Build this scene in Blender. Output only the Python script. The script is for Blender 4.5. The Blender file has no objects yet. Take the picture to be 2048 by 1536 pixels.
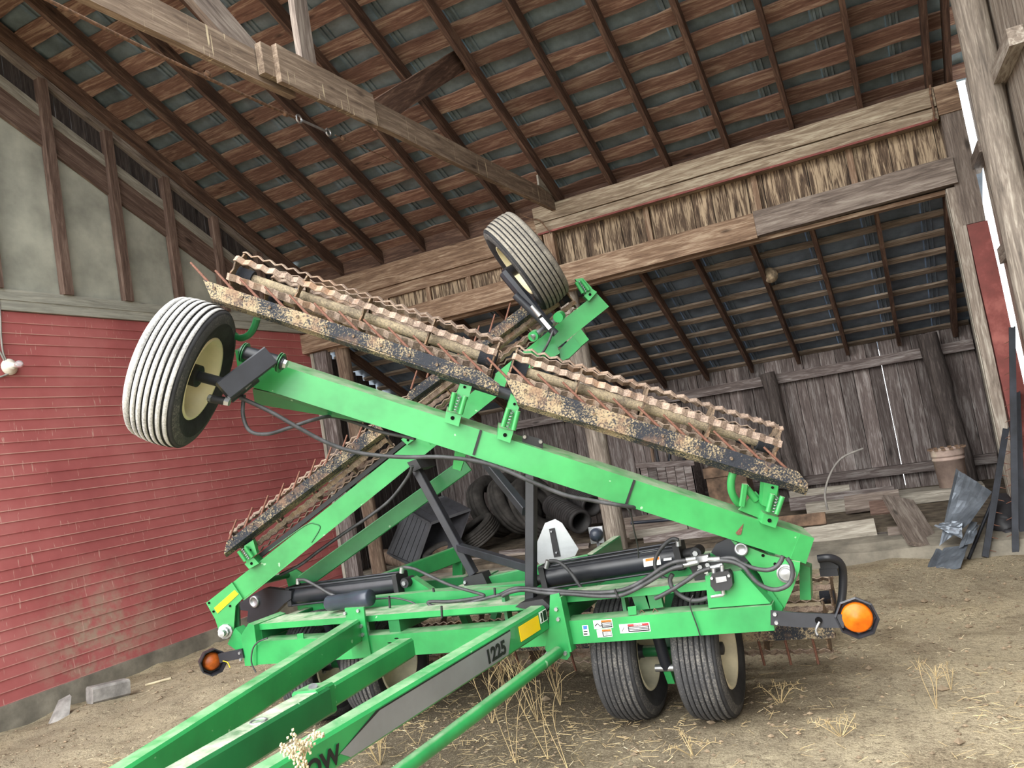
import bpy, bmesh, math, random
from mathutils import Vector, Matrix, noise
random.seed(7)
SC = bpy.context.scene
COL = SC.collection
V = Vector

# ------------------------------------------------------------------ camera
FPX, YAW, PIT, ROL, EYE = 1600.0, math.radians(25.24), math.radians(4.19), math.radians(-9.42), V((0, 0, 1.65))
_f = V((-math.sin(YAW)*math.cos(PIT), math.cos(YAW)*math.cos(PIT), math.sin(PIT)))
_x = V((math.cos(YAW), math.sin(YAW), 0)); _u = _x.cross(_f)
CR = math.cos(ROL)*_x + math.sin(ROL)*_u
CU = -math.sin(ROL)*_x + math.cos(ROL)*_u
cam = bpy.data.cameras.new('camera'); camo = bpy.data.objects.new('camera', cam); COL.objects.link(camo)
cam.sensor_fit = 'HORIZONTAL'; cam.sensor_width = 36.0; cam.lens = FPX/2048*36.0; cam.clip_start = .05; cam.clip_end = 500
camo.matrix_world = Matrix(((CR.x, CU.x, -_f.x, EYE.x), (CR.y, CU.y, -_f.y, EYE.y), (CR.z, CU.z, -_f.z, EYE.z), (0, 0, 0, 1)))
SC.camera = camo
FH = V((-math.sin(YAW), math.cos(YAW), 0))          # plan direction across both folded wings

# ------------------------------------------------------------------ world light and exposure
w = bpy.data.worlds.new('overcast_sky'); SC.world = w; w.use_nodes = True
nt = w.node_tree; bg = nt.nodes['Background']
bg.inputs['Color'].default_value = (0.92, 0.97, 1.0, 1); bg.inputs['Strength'].default_value = 1.0
sun = bpy.data.lights.new('sun', 'SUN'); suno = bpy.data.objects.new('sun', sun); COL.objects.link(suno)
sun.energy = 1.6; sun.angle = math.radians(70); sun.color = (1.0, .96, .9)
suno.rotation_euler = (math.radians(52), 0, math.radians(-18))
vs = SC.view_settings
vs.view_transform = 'Standard'; vs.look = 'None'; vs.gamma = 1.0; vs.use_curve_mapping = False; vs.exposure = 1.95

# ------------------------------------------------------------------ measured points: a sight line met with a plane of the place
def ray(px, py):
    return CR*((px-1024)/FPX) - CU*((py-768)/FPX) + _f
def at(px, py, **k):
    d = ray(px, py); (a, v), = k.items()
    if a == 'd': n, v = FH, v
    else: n = V((a == 'x', a == 'y', a == 'z'))
    t = (v - n.dot(EYE))/n.dot(d)
    return EYE + d*t

# ------------------------------------------------------------------ scene helpers
WM = {}
def reg(o, m): WM[o.name] = m; return o
def attach(o, m, parent):
    COL.objects.link(o)
    if parent is not None:
        o.parent = parent; o.matrix_parent_inverse = WM[parent.name].inverted()
    o.matrix_basis = m; reg(o, m); return o
def tag(o, label=None, cat=None, group=None, kind=None):
    if label: o['label'] = label
    if cat: o['category'] = cat
    if group: o['group'] = group
    if kind: o['kind'] = kind
    return o
def empty(name, loc=(0, 0, 0), label=None, cat=None, group=None, kind=None, parent=None):
    o = bpy.data.objects.new(name, None); o.empty_display_size = .1
    attach(o, Matrix.Translation(V(loc)), parent)
    return tag(o, label, cat, group, kind)
def frame(x, up):
    x = x.normalized(); z = (up - x*up.dot(x))
    if z.length < 1e-5: z = x.orthogonal()
    z.normalize(); y = z.cross(x)
    return x, y, z
class MB:
    def __init__(s): s.v = []; s.f = []; s.sm = []
    def add(s, vs, fs, smooth=False):
        b = len(s.v); s.v += [V(q) for q in vs]
        for q in fs: s.f.append([b+i for i in q]); s.sm.append(smooth)
        return s
    def box(s, lo, hi):
        x0, y0, z0 = lo; x1, y1, z1 = hi
        return s.add([(x0,y0,z0),(x1,y0,z0),(x1,y1,z0),(x0,y1,z0),(x0,y0,z1),(x1,y0,z1),(x1,y1,z1),(x0,y1,z1)],
                     [(0,3,2,1),(4,5,6,7),(0,1,5,4),(1,2,6,5),(2,3,7,6),(3,0,4,7)])
    def beam(s, p0, p1, w, h, up=V((0,0,1)), bev=0.0, w1=None, h1=None):
        """box along p0-p1; w across, h along up"""
        p0 = V(p0); p1 = V(p1); x, y, z = frame(p1-p0, V(up)); b = bev
        def ring(p, w, h):
            if b <= 0: o = [(-w/2,-h/2),(w/2,-h/2),(w/2,h/2),(-w/2,h/2)]
            else: o = [(-w/2+b,-h/2),(w/2-b,-h/2),(w/2,-h/2+b),(w/2,h/2-b),(w/2-b,h/2),(-w/2+b,h/2),(-w/2,h/2-b),(-w/2,-h/2+b)]
            return [p + y*a + z*c for a, c in o]
        A = ring(p0, w, h); B = ring(p1, w1 or w, h1 or h); n = len(A)
        return s.add(A+B, [tuple(range(n))[::-1], tuple(range(n, 2*n))] + [(i, (i+1) % n, n+(i+1) % n, n+i) for i in range(n)])
    def cyl(s, p0, p1, r, r1=None, n=16, smooth=True):
        p0 = V(p0); p1 = V(p1); r1 = r if r1 is None else r1
        x, y, z = frame(p1-p0, V((.3, .2, 1)))
        A = [p0 + (y*math.cos(a)+z*math.sin(a))*r for a in [2*math.pi*i/n for i in range(n)]]
        B = [p1 + (y*math.cos(a)+z*math.sin(a))*r1 for a in [2*math.pi*i/n for i in range(n)]]
        s.add(A+B, [(i, (i+1) % n, n+(i+1) % n, n+i) for i in range(n)], smooth)
        s.add(A, [tuple(range(n))[::-1]]); s.add(B, [tuple(range(n))])
        return s
    def path(s, pts, r, n=8):
        pts = [V(p) for p in pts]; prev = None; rings = []
        for i, p in enumerate(pts):
            t = (pts[min(i+1, len(pts)-1)] - pts[max(i-1, 0)]).normalized()
            if prev is None: prev = t.orthogonal().normalized()
            prev = (prev - t*prev.dot(t)).normalized(); q = t.cross(prev)
            rings.append([p + (prev*math.cos(2*math.pi*k/n) + q*math.sin(2*math.pi*k/n))*(r[i] if isinstance(r, list) else r) for k in range(n)])
        vs = [v for g in rings for v in g]
        fs = [(i*n+k, i*n+(k+1) % n, (i+1)*n+(k+1) % n, (i+1)*n+k) for i in range(len(pts)-1) for k in range(n)]
        s.add(vs, fs, True); s.add(rings[0], [tuple(range(n))[::-1]]); s.add(rings[-1], [tuple(range(n))])
        return s
    def prism(s, poly, off):
        poly = [V(p) for p in poly]; n = len(poly); off = V(off)
        nn = V((0,0,0))
        for i in range(n): nn += poly[i].cross(poly[(i+1) % n])
        if nn.dot(off) > 0: poly = poly[::-1]
        B = [p+off for p in poly]
        return s.add(poly+B, [tuple(range(n)), tuple(range(n, 2*n))[::-1]] + [((i+1) % n, i, n+i, n+(i+1) % n) for i in range(n)])
    def lathe(s, c, ax, prof, n=48, smooth=True, closed=False):
        c = V(c); x, y, z = frame(V(ax), V((.1, .2, 1))); vs = []
        for a, r in prof:
            for k in range(n):
                t = 2*math.pi*k/n; vs.append(c + x*a + (y*math.cos(t)+z*math.sin(t))*r)
        m = len(prof); fs = []
        for j in range(m if closed else m-1):
            jj = (j+1) % m
            for k in range(n): fs.append((j*n+k, jj*n+k, jj*n+(k+1) % n, j*n+(k+1) % n))
        return s.add(vs, fs, smooth)
    def build(s, name, mat, parent=None, smooth=None, origin=None):
        if origin is None:
            lo = V((min(v.x for v in s.v), min(v.y for v in s.v), min(v.z for v in s.v))); hi = V((max(v.x for v in s.v), max(v.y for v in s.v), max(v.z for v in s.v)))
            origin = V(((lo.x+hi.x)/2, (lo.y+hi.y)/2, lo.z))
        me = bpy.data.meshes.new(name); me.from_pydata([tuple(v-origin) for v in s.v], [], s.f)
        me.polygons.foreach_set('use_smooth', s.sm); me.update()
        me.materials.append(MAT[mat])
        o = bpy.data.objects.new(name, me)
        return attach(o, Matrix.Translation(origin), parent)
def board(name, p0, p1, w, t, mat, parent, up=V((0,0,1)), rough=0.0, n=1, rnd=None, t_off=0.0):
    """plank object: local x runs along its length, local z is its face normal (up), width w along local y"""
    p0 = V(p0); p1 = V(p1); L = (p1-p0).length; x, y, z = frame(p1-p0, V(up)); r = rnd or random
    vs = []; fs = []
    for i in range(n+1):
        a = L*(i/n-.5); e0 = -w/2 + rough*(r.random()-.5)*2; e1 = w/2 + rough*(r.random()-.5)*2; dz = rough*.25*(r.random()-.5)
        vs += [(a, e0, -t/2+dz), (a, e1, -t/2+dz), (a, e1, t/2+dz), (a, e0, t/2+dz)]
        if i:
            b = 4*(i-1); fs += [(b, b+1, b+5, b+4)[::-1], (b+1, b+2, b+6, b+5)[::-1], (b+2, b+3, b+7, b+6)[::-1], (b+3, b, b+4, b+7)[::-1]]
    fs += [(0, 3, 2, 1)[::-1], tuple(4*n+k for k in (0, 3, 2, 1))]
    me = bpy.data.meshes.new(name); me.from_pydata(vs, [], fs); me.materials.append(MAT[mat]); me.update()
    o = bpy.data.objects.new(name, me); c = (p0+p1)/2 + z*t_off
    m = Matrix(((x.x, y.x, z.x, c.x), (x.y, y.y, z.y, c.y), (x.z, y.z, z.z, c.z), (0, 0, 0, 1)))
    return attach(o, m, parent)
def struct(name, label=None, loc=(0, 0, 0)):
    return empty(name, loc, label, None, None, 'structure')

# ------------------------------------------------------------------ materials
MAT = {}
def lin(c): return tuple(((v/255)/12.92 if v/255 <= .04045 else ((v/255+.055)/1.055)**2.4) for v in c) + (1,)
def newmat(name, rough=.6, metal=0.0, spec=.5):
    m = bpy.data.materials.new(name); m.use_nodes = True; b = m.node_tree.nodes['Principled BSDF']
    b.inputs['Roughness'].default_value = rough; b.inputs['Metallic'].default_value = metal; b.inputs['Specular IOR Level'].default_value = spec
    MAT[name] = m; return m, m.node_tree, b
def N(t, ty, **k):
    n = t.nodes.new(ty)
    for a, v in k.items(): setattr(n, a, v)
    return n
def noise_n(t, co, scale, detail=4, rough=.6, mp=(1, 1, 1), dist=0.0, off=None):
    m = N(t, 'ShaderNodeMapping'); m.inputs['Scale'].default_value = mp; t.links.new(co, m.inputs['Vector'])
    if off is not None: t.links.new(off, m.inputs['Location'])
    n = N(t, 'ShaderNodeTexNoise'); n.inputs['Scale'].default_value = scale; n.inputs['Detail'].default_value = detail; n.inputs['Roughness'].default_value = rough; n.inputs['Distortion'].default_value = dist
    t.links.new(m.outputs['Vector'], n.inputs['Vector']); return n.outputs['Fac']
def ramp(t, fac, stops):
    r = N(t, 'ShaderNodeValToRGB'); e = r.color_ramp.elements
    while len(e) < len(stops): e.new(.5)
    for q, (p, c) in zip(e, stops): q.position = p; q.color = lin(c) if len(c) == 3 else c
    t.links.new(fac, r.inputs['Fac']); return r.outputs['Color']
def mix(t, fac, a, b, mode='MIX'):
    m = N(t, 'ShaderNodeMix', data_type='RGBA', blend_type=mode)
    for s, v in ((m.inputs[0], fac), (m.inputs[6], a), (m.inputs[7], b)):
        if hasattr(v, 'links'): t.links.new(v, s)
        elif isinstance(v, (int, float)): s.default_value = v
        else: s.default_value = lin(v) if len(v) == 3 else v
    return m.outputs[2]
def mathn(t, op, a, b=0.0, clamp=False):
    m = N(t, 'ShaderNodeMath', operation=op, use_clamp=clamp)
    for s, v in ((m.inputs[0], a), (m.inputs[1], b)):
        if hasattr(v, 'links'): t.links.new(v, s)
        else: s.default_value = v
    return m.outputs[0]
def bump(t, b, h, strength=.3, dist=.01):
    n = N(t, 'ShaderNodeBump'); n.inputs['Strength'].default_value = strength; n.inputs['Distance'].default_value = dist
    t.links.new(h, n.inputs['Height']); t.links.new(n.outputs['Normal'], b.inputs['Normal'])
def coord(t): return N(t, 'ShaderNodeTexCoord').outputs['Object']
def rand_off(t, k=20):
    i = N(t, 'ShaderNodeObjectInfo'); v = N(t, 'ShaderNodeCombineXYZ'); a = mathn(t, 'MULTIPLY', i.outputs['Random'], k)
    for q in range(3): t.links.new(a, v.inputs[q])
    return v.outputs[0], i.outputs['Random']
DESAT = .28
def wood(name, dark, mid, light, streak=.5, rough=.8, var=.35, axis='x', drip=None):
    """weathered timber, grain along local x; a random shift and tint for every board"""
    dark, mid, light = [tuple(int(q*(1-DESAT) + DESAT*(c[0]*.35+c[1]*.45+c[2]*.2)) for q in c) for c in (dark, mid, light)]
    m, t, b = newmat(name, rough, 0, .25); co = coord(t); off, rnd = rand_off(t)
    g = {'x': (1.2, 14, 14), 'z': (14, 14, 1.2)}[axis]; g2 = {'x': (.5, 5, 5), 'z': (5, 5, .5)}[axis]
    n1 = noise_n(t, co, 2.6, 6, .65, g, 1.2, off); n2 = noise_n(t, co, 2.2, 4, .6, g2, 1.5, off)
    f = mathn(t, 'ADD', mathn(t, 'MULTIPLY', n1, .55), mathn(t, 'MULTIPLY', n2, .45))
    c = ramp(t, f, [(.34, dark), (.5, mid), (.62, light)] if streak < .6 else [(.38, dark), (.48, mid), (.56, light)])
    hv = N(t, 'ShaderNodeHueSaturation'); t.links.new(c, hv.inputs['Color'])
    t.links.new(mathn(t, 'ADD', mathn(t, 'MULTIPLY', rnd, var), 1-var/2), hv.inputs['Value'])
    c = hv.outputs['Color']
    kn = N(t, 'ShaderNodeTexVoronoi'); mp = N(t, 'ShaderNodeMapping'); mp.inputs['Scale'].default_value = {'x': (1.6, 5, 5), 'z': (5, 5, 1.6)}[axis]
    t.links.new(co, mp.inputs['Vector']); t.links.new(off, mp.inputs['Location']); t.links.new(mp.outputs['Vector'], kn.inputs['Vector']); kn.inputs['Scale'].default_value = 1.0
    k = ramp(t, kn.outputs['Distance'], [(.05, (255,255,255)), (.13, (0,0,0))])
    c = mix(t, mathn(t, 'MULTIPLY', k, .75), c, tuple(int(q*.45) for q in dark))
    if drip:
        d = noise_n(t, co, 9, 3, .5, {'x': (6, .35, 1), 'z': (1, 6, .35)}[axis], .2, off)
        c = mix(t, ramp(t, d, [(.66, (0,0,0)), (.7, (255,255,255))]), c, drip)
    t.links.new(c, b.inputs['Base Color']); bump(t, b, n1, .5, .006)
    return m
wood('wood_rafter', (62, 42, 34), (92, 64, 50), (128, 94, 74), .4)
wood('wood_sheath', (92, 58, 46), (128, 88, 70), (170, 134, 108), .4, var=.5)
wood('wood_sheath_pale', (92, 74, 60), (140, 118, 98), (176, 156, 134), .5, var=.4)
wood('wood_beam', (96, 70, 52), (146, 112, 84), (190, 160, 128), .5, var=.15)
wood('wood_beam_pale', (104, 84, 64), (156, 134, 108), (196, 180, 152), .5, var=.1)
wood('wood_beam_grey', (86, 74, 66), (128, 112, 100), (160, 146, 132), .5, var=.15)
wood('wood_board_tan', (66, 50, 40), (110, 86, 66), (186, 158, 122), .7, var=.35)
wood('wood_back', (74, 64, 61), (108, 95, 90), (152, 144, 140), .5, var=.75)
wood('wood_pale', (112, 104, 92), (152, 143, 128), (182, 174, 160), .5, var=.25)
wood('wood_pole', (104, 90, 78), (150, 134, 118), (196, 184, 168), .5, var=.2)
wood('wood_drip', (96, 76, 62), (136, 112, 92), (170, 146, 122), .4, var=.1, drip=(206, 190, 160))
wood('wood_dark', (44, 38, 38), (66, 58, 56), (92, 82, 78), .4, var=.3)
wood('wood_stud', (78, 56, 48), (112, 84, 72), (140, 112, 96), .4, var=.2)
wood('wood_bandgrey', (140, 138, 126), (164, 162, 148), (184, 180, 164), .4, var=.08)

def flat(name, c, rough=.6, metal=0.0, spec=.5, vary=.15, sc=6, bmp=0.0, c2=None):
    m, t, b = newmat(name, rough, metal, spec); co = coord(t)
    n = noise_n(t, co, sc, 5, .6)
    d = tuple(max(0, int(q*(1-vary))) for q in c); l = c2 or tuple(min(255, int(q*(1+vary))) for q in c)
    t.links.new(ramp(t, n, [(.32, d), (.5, c), (.68, l)]), b.inputs['Base Color'])
    if bmp: bump(t, b, noise_n(t, co, sc*6, 4, .6), bmp, .004)
    return m
def red_siding():
    m, t, b = newmat('siding_red', .55, 0, .35); co = N(t, 'ShaderNodeNewGeometry').outputs['Position']
    n = noise_n(t, co, 1.1, 5, .6); n2 = noise_n(t, co, 5, 6, .7)
    c = ramp(t, n, [(.3, (160, 86, 86)), (.5, (176, 98, 97)), (.7, (188, 114, 112))])
    # mud splash worn into the paint low on the wall near one bay
    vd = N(t, 'ShaderNodeVectorMath', operation='DISTANCE'); t.links.new(co, vd.inputs[0]); vd.inputs[1].default_value = (-7.1, 5.15, .45)
    mud = mathn(t, 'MULTIPLY', ramp(t, vd.outputs['Value'], [(.25, (255,255,255)), (.85, (0,0,0))]), ramp(t, n2, [(.42, (0,0,0)), (.6, (255,255,255))]))
    c = mix(t, mathn(t, 'MULTIPLY', mud, .85), c, (170, 150, 132))
    st = noise_n(t, co, 5, 2, .5, (1, 12, 1.3), .1)
    c = mix(t, mathn(t, 'MULTIPLY', ramp(t, st, [(.69, (0,0,0)), (.71, (255,255,255))]), .7), c, (206, 168, 156))
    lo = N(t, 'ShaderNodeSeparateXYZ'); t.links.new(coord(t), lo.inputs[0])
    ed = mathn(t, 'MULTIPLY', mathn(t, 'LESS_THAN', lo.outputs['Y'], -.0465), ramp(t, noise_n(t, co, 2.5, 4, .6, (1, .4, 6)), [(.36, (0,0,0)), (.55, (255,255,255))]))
    c = mix(t, mathn(t, 'MULTIPLY', ed, .8), c, (206, 164, 152))         # light caught along the lower board edges, painted in as pale patchy strips
    t.links.new(c, b.inputs['Base Color'])
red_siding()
flat('concrete_wall', (168, 168, 156), .9, vary=.12, sc=2.5, bmp=.3)
flat('concrete', (128, 122, 110), .95, vary=.2, sc=4, bmp=.6)
flat('roof_metal', (108, 120, 124), .45, .3, .4, vary=.22, sc=3)
flat('roof_metal_low', (112, 124, 138), .5, .3, .4, vary=.18, sc=3)
flat('red_paint', (130, 66, 61), .7, vary=.12, sc=5, c2=(166, 98, 90))
flat('dirt_rear_shaded', (98, 89, 78), .95, spec=.1, vary=.25, sc=7, bmp=.8)  # rear bay dirt, made darker so its colour carries the bay's shadow
flat('black_void', (14, 13, 13), .95, spec=.1)
flat('porcelain', (232, 226, 212), .25, vary=.04)
flat('wire_grey', (150, 146, 140), .6)
flat('wire_rust', (110, 84, 66), .8, vary=.3, sc=30)
flat('galv', (176, 178, 182), .4, .8, vary=.15, sc=20)
flat('steel_bright', (186, 188, 190), .36, .85, vary=.08, sc=20)
def glass():
    m, t, b = newmat('bulb_glass', .08); b.inputs['Base Color'].default_value = (.95, .96, 1, 1); b.inputs['Transmission Weight'].default_value = .75; b.inputs['IOR'].default_value = 1.3
glass()
def ground_mat():
    m, t, b = newmat('dirt', .95, 0, .15); co = N(t, 'ShaderNodeNewGeometry').outputs['Position']
    n1 = noise_n(t, co, .6, 5, .6); n2 = noise_n(t, co, 3.5, 6, .65); n3 = noise_n(t, co, 24, 6, .75); n4 = noise_n(t, co, 90, 4, .7)
    c = ramp(t, n1, [(.3, (156, 144, 124)), (.5, (188, 174, 148)), (.72, (216, 197, 160))])
    c = mix(t, mathn(t, 'MULTIPLY', ramp(t, n2, [(.42, (0,0,0)), (.66, (255,255,255))]), .55), c, (208, 194, 164))
    n5 = noise_n(t, co, 1.5, 5, .65, dist=.6); c = mix(t, mathn(t, 'MULTIPLY', ramp(t, n5, [(.36, (255,255,255)), (.5, (0,0,0))]), .55), c, (122, 106, 86))
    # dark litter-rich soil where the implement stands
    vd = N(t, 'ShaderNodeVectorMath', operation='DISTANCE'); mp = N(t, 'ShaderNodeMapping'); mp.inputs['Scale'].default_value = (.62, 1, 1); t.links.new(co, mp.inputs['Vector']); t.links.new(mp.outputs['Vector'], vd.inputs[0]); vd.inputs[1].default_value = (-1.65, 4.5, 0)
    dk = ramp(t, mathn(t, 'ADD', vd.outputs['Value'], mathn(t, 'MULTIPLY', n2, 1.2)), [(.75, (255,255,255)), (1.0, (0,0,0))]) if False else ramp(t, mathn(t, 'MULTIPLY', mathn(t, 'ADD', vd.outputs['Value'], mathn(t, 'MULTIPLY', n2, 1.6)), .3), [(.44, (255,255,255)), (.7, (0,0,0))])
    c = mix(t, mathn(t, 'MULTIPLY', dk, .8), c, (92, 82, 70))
    c = mix(t, mathn(t, 'MULTIPLY', ramp(t, n3, [(.34, (255,255,255)), (.48, (0,0,0))]), .6), c, (84, 73, 60))
    c = mix(t, mathn(t, 'MULTIPLY', ramp(t, n4, [(.36, (255,255,255)), (.46, (0,0,0))]), .45), c, (74, 64, 53))
    c = mix(t, mathn(t, 'MULTIPLY', ramp(t, n4, [(.56, (0,0,0)), (.66, (255,255,255))]), .6), c, (214, 200, 172))
    vo = N(t, 'ShaderNodeTexVoronoi', feature='DISTANCE_TO_EDGE'); vo.inputs['Scale'].default_value = 7; t.links.new(co, vo.inputs['Vector'])
    ck = mathn(t, 'MULTIPLY', ramp(t, vo.outputs['Distance'], [(.0, (255,255,255)), (.025, (0,0,0))]), ramp(t, n2, [(.5, (0,0,0)), (.6, (255,255,255))]))
    c = mix(t, mathn(t, 'MULTIPLY', ck, .5), c, (70, 60, 50))
    t.links.new(c, b.inputs['Base Color'])
    h = mathn(t, 'ADD', mathn(t, 'ADD', n3, mathn(t, 'MULTIPLY', n2, .8)), mathn(t, 'MULTIPLY', n4, .35)); bump(t, b, h, 1.0, .035)
ground_mat()

# ================================================================== THE SHED
XL, XR, YH, YB = -7.1, 1.05, 8.8, 11.55
RS = .5                                             # roof rise per metre
def roof_z(y): return 4.28 + RS*(YH - y)             # underside of the rafters
NR = V((0, RS, 1)).normalized(); UPS = V((0, -1, RS)).normalized()

# ---- ground
def hgt(x, y):
    z = .05*noise.noise(V((x*.5, y*.5, 1.3))) + .03*noise.noise(V((x*1.7, y*1.7, 5.1))) + .012*noise.noise(V((x*5, y*5, 2.2)))
    if x < -4.6 and y < 6.5: z += .1*max(0, noise.noise(V((x*1.3, y*1.3, 9)))) + .03*noise.noise(V((x*4, y*4, 7)))
    z += .012*noise.noise(V((x*3.1, y*3.1, 8.8)))
    # wheel ruts kept level under the tyres
    k = max(0, 1 - min(math.hypot(x+1.3, y-4.4), math.hypot(x+3.6, y-4.4))/.9); z *= (1-k)
    z += .0
    return z
def ground():
    m = MB(); xs = [-15.9 + i*.5 for i in range(16)] + [-8 + i*.075 for i in range(148)] + [3.3, 3.7, 4.2]; ys = [-5.9 + i*.5 for i in range(13)] + [.6 + i*.075 for i in range(106)] + [8.7, 8.9]
    xs = [-40, -28, -20] + xs + [6, 9, 14, 24, 40]; ys = [-40, -25, -14, -9] + ys + [9.2, 9.6]
    vs = [(x, y, hgt(x, y)) for y in ys for x in xs]; nx = len(xs)
    fs = [(j*nx+i, j*nx+i+1, (j+1)*nx+i+1, (j+1)*nx+i) for j in range(len(ys)-1) for i in range(nx-1)]
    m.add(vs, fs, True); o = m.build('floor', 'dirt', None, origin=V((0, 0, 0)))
    return tag(o, 'bare trampled dirt ground running into the shed', kind='structure')
ground()
o = MB().box((XL-.2, 8.7, .12), (1.6, YB+.4, .24)).build('floor', 'dirt_rear_shaded'); tag(o, 'raised dirt floor of the low bay behind the header', kind='structure')
o = MB().box((XL-.3, -.3, -.3), (XL+.03, YH, .185)).build('trim_1', 'concrete'); tag(o, 'low grey concrete footing under the red siding', kind='structure')
m = MB(); nn = 40
prof = [(8.02, -.3), (8.05, .02), (8.13, .12), (8.3, .17), (8.75, .19), (8.75, -.3)]
vs = []
for i in range(nn+1):
    x = -6.9 + (1.6+6.9)*i/nn
    for (y, z) in prof: vs.append((x, y + .05*noise.noise(V((x*2, y, z))), z + (.03*noise.noise(V((x*1.6, y*2, 3))) if z > 0 else 0)))
k = len(prof); m.add(vs, [(i*k+j, (i+1)*k+j, (i+1)*k+j+1, i*k+j+1)[::-1] for i in range(nn) for j in range(k-1)], False)
tag(m.build('trim_2', 'concrete'), 'crumbling earth covered concrete sill at the back of the shed', kind='structure')

# ---- left wall: red clapboards, grey band, grey panel with dark studs
wl = struct('wall_left', 'left wall with red clapboards below and grey panel above', (XL, 4.4, 0))
Y0 = -.3
for i in range(34):
    z = .19 + i*.1; r = random.Random(i)
    cuts = [Y0, 2.2 + r.random()*.9, YH] if i % 2 else [Y0, 3.1 + r.random()*.5, YH]
    for a, b_ in zip(cuts[:-1], cuts[1:]):
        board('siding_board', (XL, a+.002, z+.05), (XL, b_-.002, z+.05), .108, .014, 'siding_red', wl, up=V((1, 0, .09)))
m = MB().box((XL-.14, Y0, .1), (XL-.02, YH, 3.8)); m.build('sheathing', 'wood_dark', wl)
board('band_board', (XL+.012, Y0, 3.65), (XL+.012, YH, 3.65), .1, .04, 'wood_bandgrey', wl, up=V((1, 0, 0)))
board('band_board', (XL+.016, Y0, 3.745), (XL+.016, YH, 3.745), .1, .05, 'wood_bandgrey', wl, up=V((1, 0, 0)))
pn = 4
for a, b_ in ((-.3, 2.0), (2.0, 5.22), (5.22, 7.4), (7.4, 8.8)):
    zt = lambda y: (roof_z(4.4) - RS*(4.4-y) if y < 4.4 else roof_z(y)) - .35
    ys_ = [a + (b_-a-.006)*q/6 for q in range(7)]
    MB().prism([(XL-.02, ys_[0], 3.78), (XL-.02, ys_[-1], 3.78)] + [(XL-.02, y, max(3.79, zt(y))) for y in ys_[::-1]], (-.03, 0, 0)).build('wall_panel', 'concrete_wall', wl)
for y in (3.14, 3.83, 4.52, 5.21, 5.9, 6.6, 7.28, 7.97):
    board('stud', (XL+.035, y, 3.795), (XL+.035, y, (roof_z(y) if y > 4.4 else roof_z(4.4)-RS*(4.4-y))-.06), .1, .075, 'wood_stud', wl, up=V((1, 0, 0)))
sl = V((0, 1, -RS)).normalized()
def diag(off, w, t, mat, x, name, y0=4.4, y1=8.7):
    a = V((x, y0, roof_z(y0)+off)); b_ = V((x, y1, roof_z(y1)+off))
    board(name, a, b_, w, t, mat, wl, up=V((1, 0, 0)), rough=.006, n=14)
diag(-.62, .3, .03, 'wood_stud', XL+.004, 'rake_board'); diag(-.42, .11, .035, 'wood_pale', XL+.01, 'rake_board')
diag(-.06, .07, .07, 'wood_beam_grey', XL+.03, 'rake_strip')
for i in range(34):                               # short dark upright boards between the rake boards
    y = 4.45 + i*.165
    if y < 8.6: board('gable_board', (XL-.012, y, roof_z(y)-.46), (XL-.012, y, roof_z(y)+.24), .16, .02, 'wood_dark', wl, up=V((1, 0, 0)), rough=.004, n=3)

# ---- main roof: rafters, spaced sheathing boards, metal sheets
ce = struct('ceiling', 'main roof of dark rafters, spaced boards and metal sheets', (-3, 4.4, 6.4))
YT = 3.75                                          # where the modelled part of the roof starts, a little past the ridge
def zr(y): return roof_z(y) if y >= 4.4 else roof_z(4.4) - RS*(4.4-y)
RX = [.18 - .657*k for k in range(11)] + [-7.02]
for x in RX + [.8, .97]:
    board('rafter', (x, 4.35, roof_z(4.35)+.075), (x, YH+.1, roof_z(YH+.1)+.075), .05, .15, 'wood_rafter', ce, up=NR)
rr = random.Random(3); pitch = .35; row = 0; s = .03
while True:
    y = YH + .02 - s*.894; z = roof_z(y) + .178
    if y < 4.45: break
    cuts = [XL-.05, -4.42 + rr.choice((0, -.657, .657, 1.314)), -1.13 + rr.choice((0, -.657, .657)), XR+.15]
    for a, b_ in zip(cuts[:-1], cuts[1:]):
        wd = .19 + .04*(rr.random()-.5)
        board('sheathing_board', (a+.003, y, z), (b_-.003, y+(rr.random()-.5)*.02, z), wd, .022, 'wood_sheath', ce, up=NR, rough=.014, n=max(3, int((b_-a)/.22)), rnd=rr)
    s += pitch; row += 1
for k in range(15):                                # roof sheets with folded seams
    x0 = XL - .2 + k*.6; m = MB()
    y0, y1 = 4.3, YH+.15; z0, z1 = roof_z(y0)+.21, roof_z(y1)+.21
    pr = [(0, 0), (.03, 0), (.035, .02), (.055, .02), (.06, 0), (.085, 0), (.09, .02), (.11, .02), (.115, 0), (.612, 0)]
    m.add([(x0+a, y0, z0-h) for a, h in pr] + [(x0+a, y1, z1-h) for a, h in pr], [(i, i+1, 10+i+1, 10+i) for i in range(9)])
    m.build('roof_sheet', 'roof_metal', ce)

# front slope past the ridge, unseen, cut short to let sky light in
def zf(y): return roof_z(4.4) - RS*(4.4-y)
NF = V((0, -RS, 1)).normalized()
for x in RX + [.8, .97]:
    board('rafter', (x, 4.42, zf(4.42)+.075), (x, 3.35, zf(3.35)+.075), .05, .15, 'wood_rafter', ce, up=NF)
y = 4.3
while y > 3.4:
    board('sheathing_board', (XL-.05, y, zf(y)+.178), (XR+.15, y, zf(y)+.178), .19, .022, 'wood_sheath', ce, up=NF, rough=.014, n=24, rnd=rr); y -= .313
for k in range(15):
    x0 = XL - .2 + k*.6; y0, y1 = 4.45, 3.3; z0, z1 = zf(y0)+.21, zf(y1)+.21
    MB().add([(x0+a, y0, z0-h) for a, h in pr] + [(x0+a, y1, z1-h) for a, h in pr], [(i, i+1, 10+i+1, 10+i) for i in range(9)]).build('roof_sheet', 'roof_metal', ce)
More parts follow.
